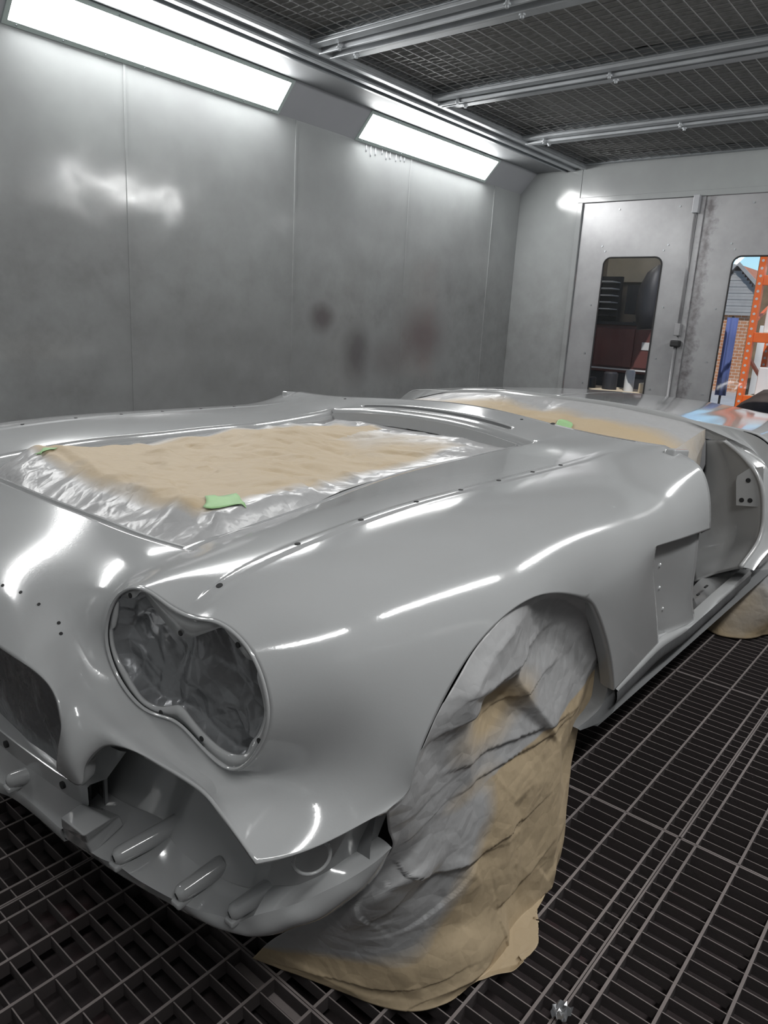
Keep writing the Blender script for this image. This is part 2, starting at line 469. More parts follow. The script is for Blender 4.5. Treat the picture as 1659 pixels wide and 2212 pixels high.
# floor: steel gratings over a dusty pit with filter mats
pit = empty('floor'); tag(pit, kind='structure')
M_PIT, nt, b = new_mat('pit_filter_mat')
n1 = noise_node(nt, 3, 5, .7); n2 = noise_node(nt, 60, 4, .7)
r1 = ramp(nt, n1.outputs[0], [(.35, (.030, .026, .027)), (.58, (.055, .042, .043)), (.72, (.085, .038, .042))])
nt.links.new(r1.outputs[0], b.inputs['Base Color']); b.inputs['Roughness'].default_value = .95
bump(nt, b, n2.outputs[0], .6, .006)
MB().grid([[(XF, YR, -.10), (XB, YR, -.10)], [(XF, YW + .05, -.10), (XB, YW + .05, -.10)]], True).obj('pit_mat', M_PIT, pit)
M_GRATE, nt, b = new_mat('top_lit_grating_steel')
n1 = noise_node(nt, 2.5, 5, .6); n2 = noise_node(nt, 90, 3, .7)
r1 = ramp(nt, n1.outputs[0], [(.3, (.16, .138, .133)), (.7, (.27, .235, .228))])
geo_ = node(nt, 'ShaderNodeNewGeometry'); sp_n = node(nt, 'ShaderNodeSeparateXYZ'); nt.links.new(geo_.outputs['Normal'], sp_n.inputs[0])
mxg = node(nt, 'ShaderNodeMixRGB'); mxg.inputs[1].default_value = (.055, .046, .046, 1); nt.links.new(sp_n.outputs['Z'], mxg.inputs[0]); nt.links.new(r1.outputs[0], mxg.inputs[2])  # light from above put into the colour: lighter tops, dark sides
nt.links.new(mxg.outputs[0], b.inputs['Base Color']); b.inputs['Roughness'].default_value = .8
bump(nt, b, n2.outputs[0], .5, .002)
PX_, PY_ = .96, .974
def grating_mesh():
    m = MB(); t = .0022
    w, l = PX_ - .006, PY_ - .006
    for x in (0, w): m.box(x - t, x + t, 0, l, -.03, 0)
    for y in (0, l): m.box(0, w, y - t, y + t, -.03, 0)
    for i in range(1, 24): m.box(i * .04 - .003 - .0012, i * .04 - .003 + .0012, 0, l, -.028, -.002)       # thin cross strips
    for k in range(10):
        y = .040 - .003 + k * .0993
        m.box(0, w, y - .0031, y + .0031, -.030, .0008)
    return m
gm = None
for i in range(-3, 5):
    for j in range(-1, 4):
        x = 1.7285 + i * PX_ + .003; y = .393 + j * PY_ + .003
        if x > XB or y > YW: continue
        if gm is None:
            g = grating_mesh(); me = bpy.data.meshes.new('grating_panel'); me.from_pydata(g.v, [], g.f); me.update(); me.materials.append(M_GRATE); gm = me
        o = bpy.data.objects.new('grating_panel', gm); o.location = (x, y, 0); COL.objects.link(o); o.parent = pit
        if True: pass
# steel joists under the grating joints
for i in range(-3, 6):
    x = 1.7285 + i * PX_
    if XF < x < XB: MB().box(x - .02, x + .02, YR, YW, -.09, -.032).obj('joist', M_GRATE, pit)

# runs of paint below the farther lamp, and a torn scrap on the grating
random.seed(9)
for k in range(9):
    x = 3.99 + k * .052 + random.uniform(-.01, .01); L = random.uniform(.03, .075)
    MB().tube([(x, YW - .001, 2.36), (x, YW - .0015, 2.36 - L * .8), (x, YW - .001, 2.36 - L)], [.004, .005, .002], 6).obj('paint_run', M_BEVEL, wl, True)

# ================================================================= THE CAR BODY
CAGE_POINTS = [(0.5509,0.9679,0.8044),(0.5579,0.9012,0.8262),(0.5626,0.8511,0.8081),(0.5681,0.7944,0.802),(0.573,0.7488,0.8175),(0.5784,0.6855,0.7986),(0.5814,0.6516,0.744),(0.5831,0.6456,0.6795),(0.577,0.7012,0.5864),(0.5713,0.7571,0.5882),(0.5669,0.8073,0.6141),(0.5636,0.842,0.627),(0.5568,0.9103,0.6052),(0.5491,0.9841,0.6497),(0.5472,1.0105,0.7205),(0.5935,0.9751,0.8143),(0.6224,0.906,0.833),(0.6133,0.8335,0.8335),(0.6133,0.78,0.8345),(0.6212,0.7272,0.8341),(0.6338,0.6605,0.8206),(0.644,0.6015,0.7735),(0.6553,0.5931,0.6869),(0.6447,0.629,0.6095),(0.5978,0.6922,0.5731),(0.5587,0.7829,0.5825),(0.5588,0.8299,0.5867),(0.5557,0.8937,0.5983),(0.5183,0.9928,0.6335),(0.537,1.0454,0.7394),(0.7041,0.9873,0.8244),(0.7181,0.9894,0.8339),(0.935,0.9854,0.854),(1.0574,0.9969,0.862),(1.2007,1.0312,0.8661),(1.3547,1.0425,0.8745),(1.4999,1.0558,0.8751),(1.6408,1.0538,0.879),(1.9306,1.0253,0.8951),(2.0939,1.045,0.935),(0.6851,0.9037,0.8466),(0.7638,0.9069,0.8556),(0.908,0.913,0.8702),(1.0613,0.9119,0.8793),(1.1972,0.9133,0.883),(1.35,0.9128,0.8858),(1.4989,0.9131,0.8883),(1.6506,0.9184,0.8909),(1.8518,0.9154,0.8911),(2.087,0.9378,0.927),(0.6854,0.808,0.8555),(0.7625,0.801,0.8666),(0.9096,0.798,0.8808),(1.0493,0.7976,0.8895),(1.199,0.7959,0.8915),(1.3497,0.7978,0.8916),(1.5009,0.7985,0.8927),(1.6437,0.8,0.8928),(1.8367,0.8095,0.8931),(2.104,0.8,0.9191),(0.6816,0.7506,0.8549),(0.7626,0.7398,0.867),(0.9098,0.7398,0.8808),(1.0484,0.7379,0.8891),(1.1996,0.7374,0.8904),(1.3506,0.7384,0.8907),(1.5019,0.7381,0.8897),(1.6396,0.7377,0.8916),(1.8448,0.7371,0.8858),(2.0852,0.6964,0.9217),(0.6801,0.6972,0.8483),(0.7622,0.6787,0.8594),(0.9106,0.6776,0.8736),(1.0495,0.6713,0.8797),(1.2017,0.6679,0.8812),(1.3525,0.6696,0.8812),(1.5025,0.6707,0.8805),(1.637,0.6688,0.8783),(1.8512,0.6768,0.8781),(2.0605,0.6324,0.9063),(0.682,0.6391,0.8295),(0.7604,0.6206,0.8392),(0.9098,0.6104,0.8513),(1.0502,0.5991,0.8543),(1.203,0.5931,0.8538),(1.3538,0.5944,0.855),(1.5013,0.5969,0.8522),(1.6361,0.5966,0.8514),(1.8528,0.608,0.8433),(2.0462,0.5762,0.8895),(0.6882,0.5862,0.7856),(0.7575,0.5674,0.7903),(0.9092,0.5591,0.8059),(1.0452,0.5493,0.81),(1.1961,0.5517,0.8074),(1.3427,0.5443,0.8012),(1.4965,0.5414,0.7981),(1.6387,0.5444,0.7958),(1.8489,0.5561,0.7868),(2.0529,0.5431,0.8135),(0.6962,0.5729,0.6943),(0.7323,0.5568,0.6783),(1.506,0.5195,0.7323),(1.6427,0.5336,0.7525),(1.8408,0.5352,0.7327),(2.0622,0.533,0.7167),(0.6885,0.5807,0.6049),(0.7205,0.5582,0.5998),(1.5224,0.5211,0.6543),(1.6412,0.5343,0.7032),(0.6633,0.5757,0.5557),(0.7014,0.5551,0.5519),(1.578,0.5296,0.5741),(1.6943,0.5384,0.6348),(1.6331,0.5377,0.506),(1.7639,0.5428,0.5365),(1.6605,0.5423,0.4425),(1.8301,0.5506,0.448),(0.6277,0.6031,0.5578),(0.5915,0.6694,0.5705),(0.5546,0.738,0.5683),(0.5432,0.8078,0.5756),(0.532,0.8685,0.5912),(0.5121,0.9228,0.6052),(0.5281,0.6119,0.5308),(0.5655,0.5925,0.5281),(0.6152,0.5729,0.5306),(0.6817,0.5551,0.5408),(0.7105,0.5473,0.5447),(0.7598,0.5427,0.5511),(0.7608,0.5417,0.566),(0.7602,0.5362,0.6128),(0.8128,0.5332,0.6889),(0.8978,0.5356,0.7558),(1.0314,0.5348,0.7872),(1.1551,0.5351,0.7679),(1.2952,0.5355,0.7154),(1.3414,0.5348,0.6839),(1.4312,0.5351,0.5822),(1.4871,0.5351,0.4959),(1.5131,0.5349,0.4364),(0.5283,0.6896,0.5748),(0.5318,0.7197,0.585),(0.5115,0.8016,0.5982),(0.506,0.8371,0.5974),(0.4918,0.9019,0.5943),(0.4813,0.9249,0.5708),(0.4743,0.942,0.5451),(0.4655,0.9323,0.5026),(0.4545,0.992,0.5229),(0.4501,0.9805,0.5581),(0.4503,0.9455,0.634),(0.4554,0.987,0.67),(0.4409,1.0494,0.6873),(0.4396,1.0597,0.684),(0.4189,1.44,0.7065),(0.4388,0.9368,0.5598),(0.4735,0.955,0.6336),(0.5107,1.0145,0.6741),(0.5196,1.1025,0.7602),(0.4857,1.2813,0.7669),(0.4808,1.44,0.7585),(0.6071,1.0727,0.8005),(0.5892,1.2206,0.8104),(0.5951,1.44,0.8119),(0.668,1.1175,0.8301),(0.6556,1.2202,0.8394),(0.6416,1.44,0.8432),(1.9422,1.2118,0.9233),(1.9594,1.44,0.9284),(2.1654,1.28,0.948),(2.164,1.44,0.9537)]
CAGE_FACES = [(0,1,16,15),(1,2,17,16),(2,3,18,17),(3,4,19,18),(4,5,20,19),(5,6,21,20),(6,7,22,21),(7,8,23,22),(8,9,24,23),(9,10,25,24),(10,11,26,25),(11,12,27,26),(12,13,28,27),(13,14,29,28),(14,0,15,29),(15,16,40,30),(30,40,41,31),(31,41,42,32),(32,42,43,33),(33,43,44,34),(34,44,45,35),(35,45,46,36),(36,46,47,37),(37,47,48,38),(38,48,49,39),(16,17,50,40),(40,50,51,41),(41,51,52,42),(42,52,53,43),(43,53,54,44),(44,54,55,45),(45,55,56,46),(46,56,57,47),(47,57,58,48),(48,58,59,49),(17,18,60,50),(50,60,61,51),(51,61,62,52),(52,62,63,53),(53,63,64,54),(54,64,65,55),(55,65,66,56),(56,66,67,57),(57,67,68,58),(58,68,69,59),(18,19,70,60),(60,70,71,61),(61,71,72,62),(62,72,73,63),(63,73,74,64),(64,74,75,65),(65,75,76,66),(66,76,77,67),(67,77,78,68),(68,78,79,69),(19,20,80,70),(70,80,81,71),(71,81,82,72),(72,82,83,73),(73,83,84,74),(74,84,85,75),(75,85,86,76),(76,86,87,77),(77,87,88,78),(78,88,89,79),(20,21,90,80),(80,90,91,81),(81,91,92,82),(82,92,93,83),(83,93,94,84),(84,94,95,85),(85,95,96,86),(86,96,97,87),(87,97,98,88),(88,98,99,89),(21,22,100,90),(90,100,101,91),(22,23,106,100),(100,106,107,101),(23,118,110,106),(106,110,111,107),(118,125,126,110),(110,126,127,111),(111,127,128,129),(107,111,129,130),(101,107,130,131),(91,101,131,132),(91,132,133,92),(92,133,134,93),(93,134,135,94),(94,135,136,95),(95,136,102,96),(136,137,108,102),(137,138,112,108),(138,139,114,112),(139,140,116,114),(96,102,103,97),(97,103,104,98),(98,104,105,99),(102,108,109,103),(108,112,113,109),(112,114,115,113),(114,116,117,115),(23,24,119,118),(24,25,120,119),(25,26,121,120),(26,27,122,121),(27,28,123,122),(28,158,157,123),(118,119,124,125),(119,120,141,124),(120,121,142,141),(121,122,143,142),(122,123,144,143),(123,157,145,144),(157,156,146,145),(156,148,147,146),(156,150,149,148),(157,151,150,156),(158,152,151,157),(159,153,152,158),(29,159,158,28),(15,30,165,162),(29,15,162,159),(162,165,166,163),(163,166,167,164),(159,162,163,160),(160,163,164,161),(159,160,154,153),(160,161,155,154),(38,39,170,168),(168,170,171,169)]
CAGE_CENTRE = [155, 161, 164, 167, 169, 171]
CAGE_CORNERS = [30, 38, 69, 103, 124]
CAGE_RIM = [0, 1, 2, 3, 4, 5, 6, 7, 8, 9, 10, 11, 12, 13, 14]
CAGE_LIP = [148, 147, 146, 145, 144, 143, 142, 141, 124, 125, 126, 127, 128]
CAGE_ARCH = [128, 129, 130, 131, 132, 133, 134, 135, 136, 137, 138, 139, 140]
CAGE_HOOD_FRONT = [167, 166, 165, 30]
CAGE_HOOD_SIDE = [30, 31, 32, 33, 34, 35, 36, 37, 38]
CAGE_HOOD_REAR = [38, 168, 169]
CAGE_GRILLE = [148, 149, 150, 151, 152, 153, 154, 155]
CAGE_DOOR = [117, 115, 113, 109, 103, 104, 105, 99, 89, 79, 69]
CAGE_WINDSHIELD = [69, 59, 49, 39, 170, 171]

YC = 1.44
def cc_step(V, F, corners, tags):
    """one Catmull-Clark step; 'tags' are boundary chains (lists of vertex ids) refined along"""
    nv = len(V); nf = len(F)
    F = np.array(F)
    fp = V[F].mean(1)
    a = F.reshape(-1); b = np.roll(F, -1, 1).reshape(-1)
    lo, hi = np.minimum(a, b), np.maximum(a, b)
    key = lo.astype(np.int64) * nv + hi
    uk, inv = np.unique(key, return_inverse=True)
    ne = len(uk); e0, e1 = uk // nv, uk % nv
    cnt = np.bincount(inv, minlength=ne)
    fs = np.zeros((ne, 3)); np.add.at(fs, inv, np.repeat(fp, 4, 0))
    bd = cnt == 1
    ep = np.where(bd[:, None], (V[e0] + V[e1]) / 2, (V[e0] + V[e1]) / 4 + fs / 4)
    n = np.bincount(a, minlength=nv).astype(float)
    Fs = np.zeros((nv, 3)); np.add.at(Fs, a, np.repeat(fp, 4, 0))
    Rs = np.zeros((nv, 3)); mid = (V[e0] + V[e1]) / 2; np.add.at(Rs, e0, mid); np.add.at(Rs, e1, mid)
    vp = Fs / n[:, None] ** 2 + 2 * Rs / n[:, None] ** 2 + V * ((n - 3) / n)[:, None]
    isb = np.zeros(nv, bool); isb[e0[bd]] = True; isb[e1[bd]] = True
    Bs = np.zeros((nv, 3)); np.add.at(Bs, e0[bd], V[e1[bd]]); np.add.at(Bs, e1[bd], V[e0[bd]])
    vp[isb] = .75 * V[isb] + .125 * Bs[isb]
    fix = (isb & (n == 1)); fix[list(corners)] = True
    vp[fix] = V[fix]
    ei = (nv + inv).reshape(nf, 4); fi = nv + ne + np.arange(nf)
    NF = np.stack([F, ei, np.repeat(fi[:, None], 4, 1), np.roll(ei, 1, 1)], 2).reshape(-1, 4)
    def eid(p, q): return nv + int(np.searchsorted(uk, min(p, q) * nv + max(p, q)))
    nt_ = {}
    for k, ch in tags.items():
        o = []
        for p, q in zip(ch, ch[1:]): o += [p, eid(p, q)]
        nt_[k] = o + [ch[-1]]
    return np.concatenate([vp, ep, fp]), NF, set(np.nonzero(fix)[0].tolist()), nt_
def car_skin(levels=4):
    V = np.array(CAGE_POINTS); cen = set(CAGE_CENTRE); n = len(V)
    mi = {}; ex = []
    for i in range(n):
        if i in cen: mi[i] = i
        else: mi[i] = n + len(ex); ex.append((V[i][0], 2 * YC - V[i][1], V[i][2]))
    V = np.concatenate([V, np.array(ex)])
    F = [list(f) for f in CAGE_FACES] + [[mi[a] for a in f][::-1] for f in CAGE_FACES]
    cs = set(CAGE_CORNERS) | {mi[c] for c in CAGE_CORNERS}
    tags = dict(rim=CAGE_RIM + [CAGE_RIM[0]], lip=CAGE_LIP, arch=CAGE_ARCH, hfront=CAGE_HOOD_FRONT, hside=CAGE_HOOD_SIDE, hrear=CAGE_HOOD_REAR, grille=CAGE_GRILLE, door=CAGE_DOOR, wind=CAGE_WINDSHIELD)
    for _ in range(levels): V, F, cs, tags = cc_step(V, F, cs, tags)
    return V, F, {k: V[t] for k, t in tags.items()}
SK_V, SK_F, EDGE = car_skin(4)
# low raised bead that carries the trim holes along each fender top
for yy in (.803, 2 * YC - .803):
    d = np.abs(SK_V[:, 1] - yy); top = SK_V[:, 2] > .80
    k = np.clip((.014 - d) / .005, 0, 1); k = k * k * (3 - 2 * k) * np.clip((SK_V[:, 0] - .575) / .03, 0, 1) * np.clip((1.95 - SK_V[:, 0]) / .2, 0, 1) * top
    SK_V[:, 2] += .0022 * k
from mathutils.bvhtree import BVHTree
SK_F = SK_F.tolist()
bvh = BVHTree.FromPolygons([tuple(p) for p in SK_V], SK_F)
def on_skin(x, y):
    h = bvh.ray_cast(Vector((x, y, 2)), Vector((0, 0, -1))); return h[0].z if h[0] else .92
# long ventilation slot across the cowl, cut through the skin
_c = spline([(1.995, 1.77, 0), (2.012, 1.63, 0), (2.018, 1.465, 0), (2.010, 1.292, 0), (1.990, 1.13, 0)], 60)
_a, _b = [], []
for i, p in enumerate(_c):
    w = .0135 * math.sqrt(max(0, 1 - (abs(2 * i / 59 - 1)) ** 14))
    if i in (0, 59): continue
    _a.append((p[0] - w, p[1])); _b.append((p[0] + w, p[1]))
SLOT = _a + _b[::-1]
def cut_slot(V, F, out):
    P = np.array(out); lo, hi = P.min(0) - .012, P.max(0) + .012
    def inn(q):
        x, y = q[0], q[1]; c = False; n = len(out)
        for i in range(n):
            x1, y1 = out[i]; x2, y2 = out[i - 1]
            if (y1 > y) != (y2 > y) and x < (x2 - x1) * (y - y1) / (y2 - y1) + x1: c = not c
        return c
    def near(q):
        if not (lo[0] < q[0] < hi[0] and lo[1] < q[1] < hi[1]): return False
        return inn(q) or np.min(np.hypot(P[:, 0] - q[0], P[:, 1] - q[1])) < .006
    Va = np.array(V); cand = (Va[:, 0] > lo[0] - .02) & (Va[:, 0] < hi[0] + .02) & (Va[:, 1] > lo[1] - .02) & (Va[:, 1] < hi[1] + .02) & (Va[:, 2] > .88)
    bad = set(i for i in np.nonzero(cand)[0] if near(V[i]))
    rem = [f for f in F if any(i in bad for i in f)]
    # faces crossed by the outline although no corner is near it
    keep = [f for f in F if not any(i in bad for i in f)]
    ec = {}
    for f in rem:
        for i in range(len(f)):
            e = (f[i], f[(i + 1) % len(f)]); k = (min(e), max(e)); ec[k] = ec.get(k, 0) + 1
    bde = [k for k, c in ec.items() if c == 1]
    ids = sorted({i for k in bde for i in k} | {i for f in rem for i in f if i not in bad})
    m = {i: j for j, i in enumerate(ids)}
    pts = [Vector((V[i][0], V[i][1])) for i in ids]; n0 = len(pts)
    pts += [Vector(p) for p in out]; n1 = len(out)
    edges = [(m[a], m[b]) for a, b in bde] + [(n0 + i, n0 + (i + 1) % n1) for i in range(n1)]
    v, e, f, ov, *_ = delaunay_2d_cdt(pts, edges, [], 0, 1e-8)
    quads = [[(V[i][0], V[i][1]) for i in q] for q in rem]
    def inpoly(q, poly):
        c = False; x, y = q
        for i in range(len(poly)):
            x1, y1 = poly[i]; x2, y2 = poly[i - 1]
            if (y1 > y) != (y2 > y) and x < (x2 - x1) * (y - y1) / (y2 - y1) + x1: c = not c
        return c
    base = len(V); newV = list(map(tuple, V)) + [(p[0], p[1], on_skin(*p) - .0015) for p in out]
    idm = {}
    for j in range(len(v)):
        o = ov[j][0] if ov[j] else None
        idm[j] = (ids[o] if o < n0 else base + o - n0) if o is not None else None
    for t in f:
        g = (sum(v[i][0] for i in t) / 3, sum(v[i][1] for i in t) / 3)
        if inn(g) or any(idm[i] is None for i in t): continue
        if any(inpoly(g, q) for q in quads): keep.append([idm[i] for i in t])
    return np.array(newV), keep
SK_V, SK_F = cut_slot(SK_V, SK_F, SLOT)
car = empty('car_body', (1.15, YC, 0))
tag(car, 'glossy grey painted sports car body shell without hood, doors or bumpers', 'car')
def outward(o, ref):
    bm = bmesh.new(); bm.from_mesh(o.data); bmesh.ops.recalc_face_normals(bm, faces=bm.faces)
    bm.faces.ensure_lookup_table()
    s = sum((f.normal.dot(Vector(ref)) * f.calc_area()) for f in bm.faces)
    if s < 0: bmesh.ops.reverse_faces(bm, faces=bm.faces)
    bm.to_mesh(o.data); bm.free()
    return o
skin = mesh_obj('outer_skin', SK_V, SK_F, M_PAINT, car, True)
outward(skin, (0, 0, 1)); solid(skin, .005, -1)


HOLE = [(0.965,0.789), (0.943,0.79), (0.929,0.795), (0.91,0.809), (0.881,0.789), (0.856,0.773), (0.836,0.764), (0.811,0.766), (0.787,0.778), (0.764,0.791), (0.743,0.802), (0.73,0.795), (0.712,0.783), (0.697,0.772), (0.678,0.77), (0.677,0.748), (0.668,0.726), (0.664,0.7), (0.674,0.669), (0.687,0.65), (0.697,0.628), (0.718,0.616), (0.741,0.613), (0.765,0.617), (0.789,0.626), (0.808,0.636), (0.824,0.646), (0.836,0.65), (0.855,0.642), (0.876,0.633), (0.898,0.629), (0.92,0.631), (0.939,0.643), (0.958,0.66), (0.978,0.68), (0.988,0.7), (0.989,0.724), (0.982,0.732), (0.975,0.752), (0.971,0.772)]
HOLE_SCREWS = [(0.938,0.797), (0.827,0.769), (0.713,0.786), (0.874,0.625), (0.785,0.616), (0.672,0.658)]

def rim_x(y):
    yy = min(y, 2 * YC - y)
    return .548 + .036 * (1.0 - yy) / .37
def mir(p): return (p[0], 2 * YC - p[1], p[2])
def cdt(outer, holes=(), interior=()):
    """constrained triangulation of 2-D loops; returns points and triangles"""
    pts = [Vector(p) for p in outer]; faces = [list(range(len(outer)))]
    edges = [(i, (i + 1) % len(outer)) for i in range(len(outer))]
    for h in holes:
        b = len(pts); pts += [Vector(p) for p in h]; edges += [(b + i, b + (i + 1) % len(h)) for i in range(len(h))]
    pts += [Vector(p) for p in interior]
    v, e, f, *_ = delaunay_2d_cdt(pts, edges, [], 0, 1e-7)
    keep = []
    for t in f:
        g = (sum(v[i][0] for i in t) / len(t), sum(v[i][1] for i in t) / len(t))
        if inside(g, outer) and not any(inside(g, h) for h in holes): keep.append(t)
    return v, keep
def inside(p, poly):
    x, y = p; c = False; n = len(poly)
    for i in range(n):
        x1, y1 = poly[i]; x2, y2 = poly[i - 1]
        if (y1 > y) != (y2 > y) and x < (x2 - x1) * (y - y1) / (y2 - y1) + x1: c = not c
    return c
def edge_dist(p, poly):
    P = np.array(poly); Q = np.roll(P, -1, 0); p = np.array(p); d = Q - P
    t = np.clip(((p - P) * d).sum(1) / ((d * d).sum(1) + 1e-12), 0, 1)
    return float(np.sqrt((((P + d * t[:, None]) - p) ** 2).sum(1)).min())
def fill(poly, step, jitter=.25, margin=.4, seed=1):
    random.seed(seed)
    xs = [p[0] for p in poly]; ys = [p[1] for p in poly]; out = []
    y = min(ys); r = 0
    while y < max(ys):
        x = min(xs) + (r % 2) * step / 2
        while x < max(xs):
            q = (x + random.uniform(-1, 1) * step * jitter, y + random.uniform(-1, 1) * step * jitter)
            if inside(q, poly) and edge_dist(q, poly) > step * margin: out.append(q)
            x += step
        y += step * .87; r += 1
    return out

# crumpled sheet relief shared by all the masking papers and films
def crumple(p, s=1.0, seed=0.0):
    v = Vector(p) * s + Vector((seed, seed * 1.7, -seed))
    a = 0
    for k, (f, w) in enumerate(((4, 1.0), (9, .5), (20, .22))):
        n = noise.noise(v * f + Vector((k * 7, 0, 0)))
        m = noise.noise(v * f * .8 + Vector((0, k * 5 + 3, 9)))
        a += w * (1 - 2.4 * min(abs(n), .5) ) * (.55 + m)
    return a

def sheet_mat(name, col, rough, met, coat=0, bs=.25):
    m, nt, b = new_mat(name)
    b.inputs['Base Color'].default_value = (*col, 1); b.inputs['Roughness'].default_value = rough; b.inputs['Metallic'].default_value = met
    b.inputs['Coat Weight'].default_value = coat
    v = node(nt, 'ShaderNodeTexVoronoi'); v.feature = 'DISTANCE_TO_EDGE'; v.inputs['Scale'].default_value = 22
    n = noise_node(nt, 9, 4, .6)
    tc = node(nt, 'ShaderNodeTexCoord'); nt.links.new(tc.outputs['Object'], v.inputs['Vector'])
    ad = node(nt, 'ShaderNodeMath', operation='MULTIPLY_ADD'); nt.links.new(n.outputs[0], ad.inputs[0]); ad.inputs[1].default_value = 1.6; nt.links.new(v.outputs[0], ad.inputs[2])
    bump(nt, b, ad.outputs[0], bs, .012)
    return m, nt, b
M_FILM, _a, _b = sheet_mat('overspray_coated_film', (.22, .225, .235), .27, .5, .3, .35)
# kraft paper whose surface carries grey overspray, stored per vertex as 'spray'
M_KRAFT, nt, b = sheet_mat('kraft_paper_with_overspray', (.5, .4, .27), .6, 0, 0, .26)
at = node(nt, 'ShaderNodeAttribute'); at.attribute_name = 'spray'
nz = noise_node(nt, 6, 5, .6)
ad = node(nt, 'ShaderNodeMath', operation='MULTIPLY_ADD'); nt.links.new(nz.outputs[0], ad.inputs[0]); ad.inputs[1].default_value = .5
of = node(nt, 'ShaderNodeMath', operation='SUBTRACT'); nt.links.new(at.outputs['Fac'], of.inputs[0]); of.inputs[1].default_value = .25
nt.links.new(of.outputs[0], ad.inputs[2])
rk = ramp(nt, ad.outputs[0], [(.15, (.44, .345, .225)), (.42, (.40, .35, .29)), (.75, (.38, .38, .385))])
nt.links.new(rk.outputs[0], b.inputs['Base Color'])
rr = ramp(nt, ad.outputs[0], [(.2, (.62, .62, .62)), (.8, (.30, .30, .30))]); nt.links.new(rr.outputs[0], b.inputs['Roughness'])
M_TAPE = simple('green_masking_tape', (.30, .50, .24), .6, 0, 14, .15, .15, 60, .002)

def spray_attr(o, vals):
    a = o.data.attributes.new('spray', 'FLOAT', 'POINT'); a.data.foreach_set('value', [float(x) for x in vals])

class Facets:
    """height field of flat facets with sharp creases, like crumpled paper (tileable over [0,1])"""
    def __init__(s, n, seed, res=220):
        rnd = random.Random(seed)
        pts = [(rnd.random(), rnd.random(), rnd.uniform(-1, 1)) for _ in range(n)]
        allp = [(x + i, y + j, h) for x, y, h in pts for i in (-1, 0, 1) for j in (-1, 0, 1) if -.35 < x + i < 1.35 and -.35 < y + j < 1.35]
        v, e, f, o, *_ = delaunay_2d_cdt([Vector((a, b)) for a, b, c in allp], [], [], 0, 1e-7)
        hh = [allp[o[i][0]][2] if o[i] else 0 for i in range(len(v))]
        s.res = res; G = np.zeros((res, res)); g = (np.arange(res) + .5) / res
        for t in f:
            (x0, y0), (x1, y1), (x2, y2) = [v[i] for i in t]
            i0, i1 = np.searchsorted(g, [min(x0, x1, x2), max(x0, x1, x2)]); j0, j1 = np.searchsorted(g, [min(y0, y1, y2), max(y0, y1, y2)])
            if i0 >= i1 or j0 >= j1: continue
            X, Y = np.meshgrid(g[i0:i1], g[j0:j1], indexing='ij')
            d = (y1 - y2) * (x0 - x2) + (x2 - x1) * (y0 - y2)
            if abs(d) < 1e-12: continue
            a = ((y1 - y2) * (X - x2) + (x2 - x1) * (Y - y2)) / d; b = ((y2 - y0) * (X - x2) + (x0 - x2) * (Y - y2)) / d; c = 1 - a - b
            m = (a >= -1e-6) & (b >= -1e-6) & (c >= -1e-6)
            H = a * hh[t[0]] + b * hh[t[1]] + c * hh[t[2]]
            G[i0:i1, j0:j1][m] = H[m]
        s.G = G
    def __call__(s, u, v):
        x = (u % 1) * s.res - .5; y = (v % 1) * s.res - .5
        i, j = int(math.floor(x)), int(math.floor(y)); a, b = x - i, y - j; G, n = s.G, s.res
        return (G[i % n, j % n] * (1 - a) * (1 - b) + G[(i + 1) % n, j % n] * a * (1 - b) + G[i % n, (j + 1) % n] * (1 - a) * b + G[(i + 1) % n, (j + 1) % n] * a * b)
F1_, F2_ = Facets(55, 11), Facets(160, 12)
def FT(u, v): return F1_(u * .33, v * .33) + .45 * F2_(u * .4 + .3, v * .4)

